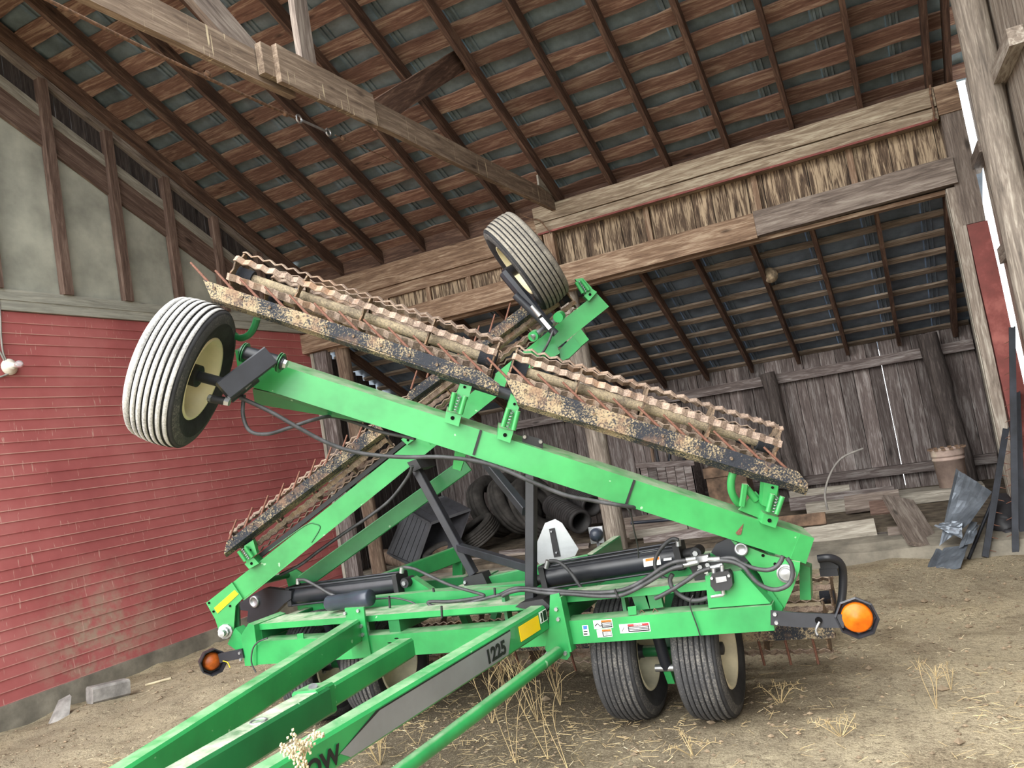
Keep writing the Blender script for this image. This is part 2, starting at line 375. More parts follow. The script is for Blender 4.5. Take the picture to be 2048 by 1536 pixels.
# ---- truss at the log post: tie beam, king post, webs
tr = empty('roof_truss', (-3.2, 4.4, 4.1), 'bird-streaked timber truss with a long bottom chord under the rafters', 'truss')
XT = -3.2
def tb(name, a, b_, w, t, mat, off=0): return board(name, (XT+off, a[0], a[1]), (XT+off, b_[0], b_[1]), w, t, mat, tr, up=V((1, 0, 0)), rough=.003, n=10)
tb('bottom_chord', (0.3, 4.255), (4.2, 4.255), .2, .05, 'wood_drip', -.03)
tb('bottom_chord', (3.85, 4.285), (YH-.02, 4.34), .2, .05, 'wood_drip', .03)
tb('chord_splice', (3.95, 4.27), (5.0, 4.285), .25, .04, 'wood_drip', .075)
tb('king_post', (4.41, 4.35), (4.41, 6.45), .15, .05, 'wood_beam_grey', -.03)
tb('web', (5.1, 4.3), (6.85, 5.42), .2, .05, 'wood_rafter', -.02)
tb('web', (3.95, 4.3), (2.4, 5.2), .2, .05, 'wood_beam_grey', -.06)
tb('gusset', (8.2, 4.5), (8.75, 4.45), .12, .02, 'wood_pale', .06)

# ---- header across the back of the main bay
wh = struct('wall_header', 'plank-covered header over the low rear bay', (-3, YH, 3.3))
XM = -3.42
board('header_plank', (XL, YH-.03, 4.09), (XM, YH-.03, 4.08), .29, .06, 'wood_beam', wh, up=V((0, -1, 0)), rough=.004, n=8)
board('header_plank', (XL, YH-.0, 3.87), (XM, YH-.0, 3.86), .14, .05, 'wood_beam', wh, up=V((0, -1, 0)))
board('header_timber', (XM-.02, YH-.07, 4.24), (.82, YH-.07, 4.25), .185, .2, 'wood_beam_pale', wh, up=V((0, -1, 0)), rough=.004, n=12)
board('header_timber', (XM-.02, YH-.06, 4.085), (.82, YH-.06, 4.09), .115, .18, 'wood_beam_pale', wh, up=V((0, -1, 0)), rough=.004, n=12)
board('header_timber', (.825, YH-.06, 4.2), (1.02, YH-.06, 4.2), .28, .2, 'wood_beam', wh, up=V((0, -1, 0)))
board('red_drip_strip', (XM, YH-.155, 4.02), (.8, YH-.155, 4.03), .02, .02, 'red_paint', wh, up=V((0, -1, 0)))
board('lower_timber', (XL, YH-.1, 3.44), (-1.0, YH-.1, 3.47), .26, .2, 'wood_beam', wh, up=V((0, -1, 0)), rough=.004, n=16)
board('lower_timber', (-.998, YH-.1, 3.485), (.86, YH-.1, 3.51), .26, .2, 'wood_beam_grey', wh, up=V((0, -1, 0)), rough=.004, n=8)
r2 = random.Random(11); x = XL+.05
while x < .82:
    wd = .16 + r2.random()*.1
    board('header_board', (x+wd/2, YH+.04+r2.random()*.008, 3.5), (x+wd/2, YH+.04, 4.15), wd-.006, .022, 'wood_board_tan', wh, up=V((0, -1, 0)), rough=.003, n=4, rnd=r2)
    x += wd
for x in (-6.3, -5.75, -5.1, -4.5, -3.95, -2.15, -.95, .0):
    board('header_stud', (x, YH+.005, 3.57), (x-.0, YH+.005, 4.03), .06, .04, 'wood_beam', wh, up=V((0, -1, 0)))
board('header_post', (XM+.12, YH-.12, 3.57), (XM+.12, YH-.12, 4.0), .12, .08, 'wood_beam', wh, up=V((0, -1, 0)))
board('sill_strip', (XL, YH-.02, 3.3), (.84, YH-.02, 3.345), .04, .12, 'wood_beam', wh, up=V((0, -1, 0)))
MB().box((XL-.05, YH+.06, 3.4), (1.0, YH+.085, 4.46)).build('header_backing', 'wood_dark', wh)
board('blocking', (XL, YH+.03, 4.34), (1.0, YH+.03, 4.34), .26, .03, 'wood_rafter', wh, up=V((0, -1, 0)))
# posts of the header line
po = empty('corner_post', (XL+.2, YH, .1), 'grey and brown boards nailed up as a post where the red wall ends', 'post')
for x, mt, wd, zt_ in ((XL+.1, 'wood_pale', .05, 3.3), (XL+.24, 'wood_back', .2, 3.3)):
    board('post_board', (x, YH-.08, .1), (x, YH-.08, zt_), wd, .1, mt, po, up=V((0, -1, 0)), rough=.003, n=8)
def log(name, p0, p1, r, mat, label, cat, group=None, n=14):
    p0 = V(p0); p1 = V(p1); m = MB(); rr_ = random.Random(int(abs(p0.x*97+p0.y*31)*100)); L = 9
    m.path([p0.lerp(p1, i/L) + V(((rr_.random()-.5)*.02, (rr_.random()-.5)*.02, 0)) for i in range(L+1)], [r*(1+.08*(rr_.random()-.5)) for _ in range(L+1)], n)
    o = m.build(name, mat); return tag(o, label, cat, group)
wood('wood_log', (80, 60, 46), (122, 96, 76), (158, 132, 108), .4, axis='z')
wood('wood_log_grey', (92, 82, 74), (138, 124, 110), (184, 172, 156), .5, axis='z')
wood('wood_log_dark', (52, 44, 42), (80, 70, 66), (112, 100, 94), .4, axis='z')
log('log_post', (XL+.58, YH+.02, .1), (XL+.5, YH+.02, 3.35), .1, 'wood_log', 'round brown log post beside the corner boards of the red wall', 'post')
log('log_post', (-3.2, YH+.12, .1), (-3.28, YH+.12, 3.35), .12, 'wood_log_grey', 'thick grey log post behind the ball-shaped lamp in the rear opening', 'post')

# ---- low rear bay: roof, back wall, left wall
c2 = struct('ceiling', 'low rear roof of slim rafters, battens and dark metal', (-3, 10.2, 2.6))
LS = .475
def lz(y): return 3.31 - LS*(y - 8.9)
NL = V((0, LS, 1)).normalized()
for k in range(12):
    x = .136 - .625*k
    if x > XL: board('rafter', (x, 8.85, lz(8.85)+.07), (x, YB-.02, lz(YB-.02)+.07), .045, .13, 'wood_rafter', c2, up=NL)
board('rafter', (.78, 8.85, lz(8.85)+.07), (.78, YB, lz(YB)+.07), .06, .14, 'wood_rafter', c2, up=NL)
y = 9.0
r3 = random.Random(5)
while y < YB+.15:
    for a, b_ in ((XL, -3.6), (-3.597, -1.1), (-1.097, .95)):
        board('roof_batten', (a, y, lz(y)+.15), (b_, y+(r3.random()-.5)*.02, lz(y)+.15), .085, .03, 'wood_sheath_pale', c2, up=NL, rough=.005, n=8, rnd=r3)
    y += .315
for k in range(15):
    x0 = XL - .2 + k*.56; m = MB(); y0, y1 = 8.8, YB+.3; z0, z1 = lz(y0)+.18, lz(y1)+.18
    pr = [(0, 0), (.03, 0), (.035, .02), (.05, .02), (.055, 0), (.08, 0), (.085, .02), (.1, .02), (.105, 0), (.57, 0)]
    if x0 < .9: m.add([(x0+a, y0, z0-h) for a, h in pr] + [(x0+a, y1, z1-h) for a, h in pr], [(i, i+1, 10+i+1, 10+i) for i in range(9)]); m.build('roof_sheet', 'roof_metal_low', c2)
wb = struct('wall_back', 'weathered grey upright plank back wall of the low bay', (-3, YB, .2))
r4 = random.Random(21); x = XL; XG = at(1777, 800, y=YB+.03).x
MB().box((XL, YB+.075, .05), (XG-.0035, YB+.095, 2.2)).build('backing', 'wood_dark', wb); MB().box((XG+.0035, YB+.075, .05), (1.0, YB+.095, 2.2)).build('backing', 'wood_dark', wb)
while x < 1.0:
    wd = .13 + r4.random()*.09; gap = .006
    if x < XG < x+wd+.06: wd = XG-.001-x; nxt = XG+.002
    else: nxt = x+wd
    board('plank', (x+wd/2, YB+.03+r4.random()*.014, .05), (x+wd/2+.004*(r4.random()-.5), YB+.035, 2.24+r4.random()*.05), wd-gap, .024, 'wood_back', wb, up=V((0, -1, 0)), rough=.003, n=6, rnd=r4)
    x = nxt
board('girt', (XL, YB-.05, 1.92), (.95, YB-.05, 1.93), .13, .1, 'wood_back', wb, up=V((0, -1, 0)), rough=.003, n=10)
board('girt', (XL, YB-.05, .5), (.95, YB-.05, .5), .12, .1, 'wood_back', wb, up=V((0, -1, 0)))
w2 = struct('wall_side', 'gappy dark plank side wall at the left of the low bay', (XL, 10, .2))
y = YH+.3; r5 = random.Random(8); i = 0
while y < YB+.1:
    wd = .11 + r5.random()*.06; gap = (.006, .006, .02, .008, .012)[i % 5]
    board('plank', (XL, y+wd/2, .1), (XL, y+wd/2, lz(y)+.1), wd-gap, .024, 'wood_dark', w2, up=V((1, 0, 0)), n=4, rough=.003, rnd=r5)
    y += wd; i += 1
log('log_post', (-1.42, YB-.22, .2), (-1.52, YB-.22, 2.02), .1, 'wood_log_dark', 'dark log post against the back planks, centre of the rear bay', 'post')
log('log_post', (.58, YB-.3, .2), (.46, YB-.3, 2.15), .12, 'wood_log_dark', 'flaking bark-covered corner log behind the rusty bucket', 'post')

# ---- right side: door post, pole, planks with bright gaps
wr = struct('wall_right', 'right wall of upright planks with bright gaps between', (XR, 7, 0))
r6 = random.Random(31); y = -.4
while y < 8.6:
    wd = .13 + r6.random()*.07
    board('plank', (XR+.06, y+wd/2, -.02), (XR+.06, y+wd/2, 4.2+.5*(8.8-y if y > 4.4 else y)), wd-.002, .025, 'wood_pole', wr, up=V((-1, 0, 0)), rough=.003, n=6, rnd=r6)
    y += wd
y = 9.02
while y < YB:                                      # side planks of the rear bay
    wd = .12 + r6.random()*.06
    board('plank', (.98, y+wd/2, .1), (.98, y+wd/2, lz(y)+.15), wd-.005, .024, 'wood_back', wr, up=V((-1, 0, 0)), rough=.003, n=4, rnd=r6); y += wd
board('wall_girt', (XR+.03, -.3, 2.6), (XR+.03, 8.5, 2.6), .14, .08, 'wood_pole', wr, up=V((-1, 0, 0)))
board('knee_brace', at(2032, 70, x=XR), at(1975, 205, x=XR), .11, .09, 'wood_pole', wr, up=V((-1, 0, 0)))
board('knee_brace', at(1968, 290, x=XR), at(1940, 362, x=XR), .1, .09, 'wood_beam_grey', wr, up=V((-1, 0, 0)))
board('wall_block', at(1975, 590, x=XR+.06)+V((0, -.14, .0)), at(1975, 590, x=XR+.06)+V((0, .14, .02)), .2, .08, 'wood_beam_grey', wr, up=V((-1, 0, 0)))
dp = empty('door_post', (.95, YH, 0), 'squared door post, bare wood above and red paint below', 'post')
board('upper_post', (.93, YH-.06, 2.98), (.93, YH-.06, 4.3), .19, .16, 'wood_beam_grey', dp, up=V((0, -1, 0)), rough=.003, n=6)
board('red_panel', (.97, YH-.07, .1), (.95, YH-.07, 2.975), .17, .15, 'red_paint', dp, up=V((0, -1, 0)), rough=.002, n=6)
board('jamb_board', (.81, YH-.1, .1), (.81, YH-.1, 3.36), .1, .07, 'wood_pole', dp, up=V((0, -1, 0)), rough=.003, n=10)
board('jamb_board', (.77, YH+.0, .1), (.77, YH+.0, 3.36), .035, .16, 'wood_pale', dp, up=V((0, -1, 0)), rough=.002, n=10)
log('pole', (.975, 6.75, -.1), (.975, 6.75, 4.9), .108, 'wood_log_grey', 'tall pale round pole standing beside the right plank wall', 'pole', n=18)

# ================================================================== THE HARROW
def green_mat(name, base, dust=.75):
    m, t, b = newmat(name, .38, 0, .5); co = coord(t); g = N(t, 'ShaderNodeNewGeometry')
    n = noise_n(t, co, 3, 4, .6); n2 = noise_n(t, co, 9, 6, .7); n3 = noise_n(t, co, 45, 3, .6)
    d = tuple(int(q*.86) for q in base); l = tuple(min(255, int(q*1.1)) for q in base)
    c = ramp(t, n, [(.3, d), (.5, base), (.7, l)])
    sp = N(t, 'ShaderNodeSeparateXYZ'); t.links.new(g.outputs['Normal'], sp.inputs[0])
    up = ramp(t, sp.outputs['Z'], [(.72, (0,0,0)), (.92, (255,255,255))])      # settled dust lies on level faces
    f = mathn(t, 'MULTIPLY', mathn(t, 'MULTIPLY', up, ramp(t, n2, [(.3, (40,40,40)), (.62, (255,255,255))])), dust)
    c = mix(t, f, c, (196, 196, 178))
    ch = ramp(t, noise_n(t, co, 16, 2, .5), [(.73, (0,0,0)), (.75, (255,255,255))])
    c = mix(t, mathn(t, 'MULTIPLY', ch, .55), c, (182, 214, 180))
    t.links.new(c, b.inputs['Base Color'])
    t.links.new(mathn(t, 'ADD', mathn(t, 'MULTIPLY', f, .5), .34), b.inputs['Roughness'])
    b.inputs['Coat Weight'].default_value = .15
green_mat('green_paint', (46, 143, 78), .42); green_mat('green_dusty', (46, 143, 78), .85); green_mat('green_dark', (38, 108, 62), .85); green_mat('green_light', (55, 149, 80))
def mud_mat(name, base, mud, rust, lo=.46, hi=.6):
    m, t, b = newmat(name, .8, 0, .3); co = coord(t)
    n1 = noise_n(t, co, 3.5, 5, .65); n2 = noise_n(t, co, 110, 3, .7); n3 = noise_n(t, co, 6, 5, .7)
    f = mathn(t, 'ADD', mathn(t, 'MULTIPLY', n1, .5), mathn(t, 'MULTIPLY', n2, .5))
    c = mix(t, ramp(t, f, [(lo, (0,0,0)), (hi, (255,255,255))]), base, mud)
    c = mix(t, mathn(t, 'MULTIPLY', ramp(t, n3, [(.52, (0,0,0)), (.66, (255,255,255))]), .7), c, rust)
    t.links.new(c, b.inputs['Base Color']); bump(t, b, f, .6, .01)
mud_mat('bar_muddy', (44, 47, 54), (164, 147, 118), (132, 104, 84), .49, .57)
mud_mat('bar_black', (44, 46, 52), (120, 112, 100), (110, 84, 68), .56, .66)
mud_mat('blade_rust', (116, 100, 90), (170, 150, 132), (146, 110, 82), .42, .6)
mud_mat('pipe_muddy', (120, 110, 96), (196, 178, 146), (96, 84, 74), .4, .62)
mud_mat('disc_rust', (92, 80, 72), (160, 136, 108), (120, 80, 56), .45, .62)
mud_mat('tooth_rust', (104, 70, 58), (130, 92, 76), (88, 60, 50), .45, .6)
flat('black_paint', (40, 42, 48), .38, spec=.5, vary=.2, sc=5)
flat('black_flat', (34, 34, 36), .6, vary=.2, sc=8)
flat('hose', (58, 58, 60), .55, vary=.3, sc=12)
flat('cream', (226, 216, 176), .4, vary=.05, sc=4)
flat('cream_dirty', (202, 194, 168), .6, vary=.12, sc=5)
flat('rubber', (44, 44, 46), .8, spec=.3, vary=.3, sc=6, bmp=.3)
mud_mat('rib_white', (132, 131, 130), (196, 194, 190), (164, 162, 158), .4, .6)
mud_mat('rib_grey', (96, 92, 86), (150, 144, 132), (84, 80, 76), .36, .62)
mud_mat('rib_black', (66, 66, 68), (128, 124, 118), (54, 54, 56), .5, .68)
flat('yellow_reflector', (250, 206, 0), .35, vary=.03)
flat('amber', (206, 100, 16), .4, spec=.3, vary=.12, sc=30)
flat('amber_dark', (176, 88, 30), .4, vary=.2, sc=20)
flat('decal_white', (236, 238, 236), .4, vary=.02)
flat('decal_black', (22, 22, 24), .5)
flat('decal_orange', (236, 132, 40), .4, vary=.03)
flat('decal_red', (206, 48, 52), .4, vary=.03)
flat('decal_blue', (60, 110, 190), .4, vary=.05)
flat('decal_grey', (146, 148, 152), .35, .4, vary=.06, sc=3)
flat('aluminium', (188, 192, 195), .35, .6, vary=.06, sc=4, bmp=.2)
flat('ball_blue', (54, 60, 72), .35, vary=.1)

_ob = MB.build
def build_multi(m, name, mats, idx, parent):
    o = m.build(name, mats[0], parent)
    for q in mats[1:]: o.data.materials.append(MAT[q])
    o.data.polygons.foreach_set('material_index', idx); return o

H = empty('rolling_harrow', (-2.45, 4.4, 0), 'green folding rolling harrow with crossed wings parked in the shed', 'farm implement')
Zv = V((0, 0, 1)); LAT = V((math.cos(YAW), math.sin(YAW), 0))
def smooth_path(pts, k=6):
    pts = [V(p) for p in pts]; o = []
    for i in range(len(pts)-1):
        p0, p1, p2, p3 = pts[max(i-1, 0)], pts[i], pts[i+1], pts[min(i+2, len(pts)-1)]
        for j in range(k):
            t = j/k; o.append(.5*((2*p1) + (p2-p0)*t + (2*p0-5*p1+4*p2-p3)*t*t + (3*p1-p0-3*p2+p3)*t**3))
    return o + [pts[-1]]

# ---- wheels
def wheel(c, ax, rib='rib_black', rim='cream_dirty', r=.365, w=.25, hub_side=1, label=None, spokes=True):
    """c centre, ax points to the visible hub side"""
    c = V(c); ax = V(ax).normalized(); W = empty('wheel', c, parent=H); tag(W, label)
    m = MB(); prof = []; mi = []
    hw = w/2; nr = 7; rw = .196/nr
    side_in = [(-hw*.78, .205), (-hw*.95, .245), (-hw*1.02, .29), (-hw*.93, .335)]
    x = -.101; top = [(-.107, .348)]
    for k in range(nr):
        a = x + k*rw*1.04; crown = r - .012*((a+rw/2)/.09)**2
        top += [(a+.004, crown), (a+rw-.003, crown), (a+rw-.002, crown-.011), (a+rw+.003, crown-.011)]
    top[-1] = (.105, .349)
    side_out = [(-a, q) for a, q in side_in[::-1]]
    prof = side_in + top + side_out
    n = 56; m.lathe(c, ax, prof, n)
    for j in range(len(prof)-1):
        k = j - len(side_in) - 1
        f = 1 if (-2 <= k < 0 or (0 <= k < nr*4 and k % 4 == 0)) else 0
        mi += [2 if k == nr*4 else f]*n
    build_multi(m, 'tyre', ['rubber', rib, 'rib_black'], mi, W)
    m = MB()
    m.lathe(c, ax, [(hw*.80, .212), (hw*.86, .206), (hw*.84, .196), (hw*.5, .186), (hw*.3, .178), (-hw*.2, .172), (-hw*.25, .10), (-hw*.05, .085), (-hw*.05, .0)], 40)
    m.lathe(c, ax, [(-hw*.80, .212), (-hw*.86, .206), (-hw*.84, .196), (-hw*.35, .178), (-hw*.2, .172)], 40)
    m.build('rim', rim, W)
    if spokes:
        x_, y_, z_ = frame(ax, Zv)
        for k in range(5):
            a = 2*math.pi*k/5 + .4; p = c + (y_*math.cos(a)+z_*math.sin(a))*.058
            MB().cyl(p - ax*hw*.05, p + ax*.014, .011, n=6, smooth=False).build('lug_nut', 'galv', W)
    m = MB(); m.lathe(c, ax, [(-hw*.05, .05), (hw*.35, .046), (hw*.42, .036), (hw*.62, .034), (hw*.66, .02), (hw*.66, 0)], 20); m.build('hub', 'black_paint', W)
    return W

# ---- rolling baskets and levelling bars
def basket(p0, p1, r=.115, nb=7, tw=.35, ph=0.0, nd=5, back=V((0, 1, 0)), parent=H, blade='blade_rust', name='rolling_basket'):
    p0 = V(p0); p1 = V(p1); B = empty(name, (p0+p1)/2, parent=parent); L = (p1-p0).length; x, y, z = frame(p1-p0, Zv)
    MB().cyl(p0 + x*.03, p1 - x*.03, .026, n=12).build('pipe', 'pipe_muddy', B)
    for s_, p in ((1, p0), (-1, p1)):
        MB().cyl(p + x*s_*.0, p + x*s_*.09, .043, n=14).build('bearing', 'bar_black', B)
    def rad(a): return y*math.cos(a) + z*math.sin(a)
    for k in range(nd):
        f = k/(nd-1); c = p0 + x*(.01 + (L-.02)*f); ps = []; tw_ = ph + tw*f
        for q in range(nb):
            a = tw_ + 2*math.pi*q/nb; ps += [c + rad(a-.17)*(r-.004), c + rad(a+.17)*(r-.004), c + rad(a+math.pi/nb)*(r*.80)]
        ins = [c + rad(tw_ + 2*math.pi*(q/3)/nb - .17)*.05 for q in range(3*nb)]
        m = MB(); n3 = 3*nb
        for sd in (-.004, .004):
            pass
        A = [p - x*.004 for p in ps] + [p - x*.004 for p in ins]; Bq = [p + x*.004 for p in ps] + [p + x*.004 for p in ins]
        fs = []
        for i in range(n3):
            j = (i+1) % n3
            fs += [(i, j, n3+j, n3+i)[::-1], (2*n3+i, 2*n3+j, 3*n3+j, 3*n3+i), (i, j, 2*n3+j, 2*n3+i)]
        m.add(A+Bq, fs); m.build('spider_disc', 'disc_rust', B)
    ns = max(10, int(L/.0165))
    for q in range(nb):
        vs = []; fs = []
        for i in range(ns+1):
            f = i/ns; a = ph + tw*f + 2*math.pi*q/nb; rr_ = r + .003 + .0075*math.sin(i*math.pi/2); c = p0 + x*(L*f); n_ = rad(a); t_ = x.cross(n_)
            hw_ = .017
            vs += [c + n_*rr_ - t_*hw_, c + n_*rr_ + t_*hw_, c + n_*(rr_-.007) + t_*hw_, c + n_*(rr_-.007) - t_*hw_]
            if i:
                b = 4*(i-1); fs += [(b, b+1, b+5, b+4), (b+1, b+2, b+6, b+5), (b+2, b+3, b+7, b+6), (b+3, b, b+4, b+7)]
        fs += [(0, 1, 2, 3), tuple(4*ns+k for k in (3, 2, 1, 0))]
        MB().add(vs, fs).build('blade', blade, B)
    return B
def level_bar(face, leg_off, teeth, tvec, th=.0075, thick=V((0, .008, 0)), name='levelling_bar', lower=None):
    """face: four or more points of the angle iron's front leaf; lower: quad of the turned-under leaf"""
    m = MB().prism(face, thick)
    if lower: m.prism(lower, V((0, 0, -.007)))
    b = m.build(name, 'bar_muddy', H)
    for p in teeth:
        MB().cyl(V(p) - V(tvec)*.25, V(p) + V(tvec), th, th*.75, 8).build('tooth', 'tooth_rust', b)
    return b
def bolt(p, n, r, parent, mat='steel_bright', h=.014, name='bolt'):
    n = V(n).normalized(); return MB().cyl(V(p) - n*.004, V(p) + n*h, r, r*.85, 6, False).build(name, mat, parent)

# =============================== right wing (nearer), folded up to the left
DR = 4.0
def RW(px, py, h=0.0, dd=0.0): return at(px, py, d=DR - .26*h + dd)
uR = (RW(1620, 1101) - RW(597, 772)).normalized()
nR = (-FH*.966 - Zv*.26).normalized(); vR = nR.cross(uR).normalized()
if vR.z < 0: vR = -vR
T = .15
tubeR = [RW(470, 700), RW(597, 742, .0), RW(1628, 1076), RW(1611, 1127), RW(560, 789), RW(480, 768)]
wr_ = MB().prism(tubeR, -nR*T).build('wing_tube', 'green_light', H)
MB().prism([p + nR*.004 for p in (RW(1600, 1067), RW(1628, 1076), RW(1611, 1127), RW(1580, 1117))], nR*-.006).build('end_cap', 'green_light', wr_)
# flared gusset below the tip
MB().prism([RW(505, 778, 0, .01), RW(560, 789, 0, .003), RW(845, 866, 0, .003), RW(690, 838, 0, .08), RW(510, 808, 0, .08)], -nR*.03).build('tip_gusset', 'green_dark', wr_)
MB().prism([RW(1478, 1020, .1, .03), RW(1512, 983, .1, .03), RW(1548, 1028, .1, .03), RW(1552, 1050, .1, .03)], FH*.02).build('gusset_plate', 'green_light', wr_)
# three trip brackets
def bracket(lower, upper, rods, F, par, mat='green_light', nn=None, rr_=.013):
    nn = nn or nR; b = MB().prism(lower, -nn*.09).build('bracket', mat, par)
    MB().prism(upper, -nn*.06).build('bracket_plate', mat, b) if False else None
    return b
def trip(par, W, n_, lower, upper, rod_a, rod_b, coil, hole, hl, mat='green_light', sc=1.0):
    K = MB().prism([W(*p, .03, -.035) for p in lower], -n_*.12); K.prism([W(*p, .15, -.02) for p in upper], -n_*.05)
    K.prism([W(lower[0][0]+(lower[1][0]-lower[0][0])*.2, lower[0][1]+2, .06, .02), W(lower[1][0]-2, lower[1][1], .06, .02), W(*upper[1], .18, .02), W(*upper[0], .18, .02)], -n_*.02)
    b = K.build('trip_bracket', mat, H)
    for (a, c) in (rod_a, rod_b):
        MB().cyl(W(*a, .12, -.05), W(*c, .06, -.05), .013*sc, n=10).build('guide_sleeve', mat, b)
    pa, pb = W(*coil[0], .12, -.045), W(*coil[1], .06, -.045); d_ = pb-pa; x, y, z = frame(d_, Zv)
    MB().path([pa + d_*(i/40) + (y*math.cos(i*.9)+z*math.sin(i*.9))*.009*sc for i in range(41)], .0025, 5).build('spring', 'galv', b)
    MB().cyl(W(*hole, .03, -.034), W(*hole, .03, -.038), .010*sc, n=12).build('hole', 'black_void', b)
    MB().cyl(W(*hl, .16, -.019), W(*hl, .16, -.023), .007*sc, n=10).build('hole', 'black_void', b)
    return b
trip(H, RW, nR, [(892, 823), (923, 831), (917, 853), (889, 844)], [(920, 767), (944, 773), (936, 800), (912, 793)], ((909, 785), (901, 821)), ((931, 792), (921, 828)), ((920, 790), (909, 824)), (905, 836), (929, 774))
trip(H, RW, nR, [(997, 856), (1027, 863), (1020, 886), (994, 877)], [(1022, 788), (1042, 803), (1033, 830), (1012, 822)], ((1017, 817), (1006, 853)), ((1036, 822), (1027, 860)), ((1025, 820), (1014, 857)), (1010, 870), (1029, 808))
trip(H, RW, nR, [(1528, 1027), (1558, 1035), (1551, 1056), (1523, 1047)], [(1528, 965), (1557, 972), (1548, 1020), (1524, 1010)], ((1545, 988), (1536, 1023)), ((1565, 993), (1553, 1028)), ((1554, 992), (1546, 1027)), (1539, 1041), (1545, 975))
# levelling bars with teeth
TV = LAT*-.08 + Zv*.115 + FH*.02
def Rb(px, py): return RW(px, py, .32, -.02)
f1 = [Rb(406, 559), Rb(966, 744), Rb(999, 768), Rb(997, 781), Rb(760, 702), Rb(421, 593)]
l1 = [Rb(421, 593), Rb(997, 781), RW(995, 788, .3, .03), RW(424, 603, .3, .03)]
def interp(a, b, n): return [(a[0]+(b[0]-a[0])*i/(n-1), a[1]+(b[1]-a[1])*i/(n-1)) for i in range(n)]
lb1 = level_bar(f1, None, [Rb(*p)+FH*.012 for p in interp((414, 562), (964, 743), 12)], TV, lower=l1, thick=FH*.008)
f2 = [Rb(1009, 754), Rb(1596, 943), Rb(1616, 967), Rb(1616, 975), Rb(1033, 802)]
l2 = [Rb(1033, 802), Rb(1616, 975), RW(1611, 988, .3, .03), RW(1036, 812, .3, .03)]
lb2 = level_bar(f2, None, [Rb(*p)+FH*.012 for p in interp((1014, 755), (1573, 936), 12)], TV, lower=l2, thick=FH*.008)
for px, py in interp((428, 577), (985, 768), 11): bolt(Rb(px, py-1), nR, .009, lb1, 'disc_rust', .008)
for px, py in interp((1050, 782), (1600, 963), 9): bolt(Rb(px, py-1), nR, .009, lb2, 'disc_rust', .008)
MB().cyl(RW(880, 745, .28, .07), RW(1100, 815, .28, .07), .03, n=10).build('bar_tube', 'black_paint', H)
# baskets
def Rk(px, py): return RW(px, py, .42, .2)
basket(Rk(474, 548), Rk(992, 722), ph=.75); basket(Rk(1020, 735), Rk(1548, 893), ph=.9)
def RkB(px, py): return RW(px, py, .42, .42)
basket(RkB(540, 590), RkB(990, 745), ph=.4, nd=4); basket(RkB(1050, 762), RkB(1500, 900), ph=.2, nd=4)
# c-shaped arms
MB().path(smooth_path([RW(466, 668, .15, .1), RW(480, 676, .12, .08), RW(497, 670, .15, .06), RW(508, 655, .2, .05), RW(514, 637, .25, .04)]), .018, 8).build('spring_arm', 'green_dark', H)
MB().path(smooth_path([RW(1466, 945, .25, .05), RW(1462, 965, .2, .05), RW(1464, 985, .15, .05), RW(1474, 1003, .1, .06), RW(1488, 1012, .05, .08)]), .02, 8).build('spring_arm', 'green_light', H)
MB().cyl(RW(1492, 975, .15, .03), RW(1512, 1000, .1, .03), .018, n=12).build('pivot_tube', 'green_light', H)
MB().beam(RW(1490, 968, .15, .0), RW(1484, 1012, .05, .0), .03, .02, FH, bev=.006).build('pivot_link', 'green_light', H)
# tip wheel and its arm
wheel(at(366, 745, d=3.86), uR + FH*.07, 'rib_white', 'cream', label='cream rim with chalk-white worn tread, at the tip of the nearer wing')
arm = MB().beam(at(540, 712, d=3.86), at(446, 783, d=3.76), .085, .1, Zv, bev=.006).build('wheel_arm', 'black_paint', H)
MB().cyl(at(385, 749, d=3.84), at(455, 768, d=3.83), .026, n=16).build('axle', 'black_paint', arm)
MB().cyl(at(368, 744, d=3.84), at(398, 753, d=3.84), .055, n=18).build('hub_collar', 'black_flat', arm)
pv = MB().cyl(at(482, 703, d=3.9), at(568, 727, d=3.9), .034, n=16).build('pivot_tube', 'black_paint', H)
bolt(at(566, 727, d=3.9), uR, .026, pv, 'steel_bright', .02); 
for q in ((486, 704), (490, 705), (558, 724), (562, 726)): MB().cyl(at(*q, d=3.9), at(q[0]+1.5, q[1]+.5, d=3.9), .05, n=20).build('pivot_plate', 'green_dark', pv)
cy = MB().cyl(at(458, 797, d=3.84), at(512, 755, d=3.9), .027, n=14).build('lift_cylinder', 'black_paint', H)
MB().cyl(at(418, 797, d=3.82), at(456, 803, d=3.82), .02, n=12).build('clevis', 'black_flat', cy); bolt(at(452, 803, d=3.80), uR, .022, cy, 'steel_bright', .018)
bolt(at(421, 797, d=3.80), -uR, .018, cy, 'steel_bright', .012); MB().prism([at(489, 772, d=3.82), at(500, 762, d=3.83), at(503, 768, d=3.83), at(492, 779, d=3.82)], FH*.004).build('tag_plate', 'galv', cy)
# straps, bracket under and on the tube
for a, b_ in (((962, 860), (947, 910)), ((1269, 960), (1251, 1012))):
    MB().beam(RW(*a, 0, -.006), RW(*b_, 0, -.006), .012, .004, nR).build('cable_tie', 'black_flat', wr_)
MB().prism([RW(910, 898, 0, .05), RW(933, 905, 0, .05), RW(921, 942, -.12, .05), RW(905, 937, -.12, .05)], FH*.06).build('hanger', 'green_light', wr_)
MB().prism([RW(1045, 868, .02, .03), RW(1086, 879, .02, .03), RW(1086, 900, 0, .03), RW(1044, 890, 0, .03)], FH*.012).build('rest_bracket', 'black_flat', wr_)
for q in ((1049, 873), (1081, 883)): bolt(RW(*q, .02, .025), nR, .011, wr_, 'steel_bright', .01)
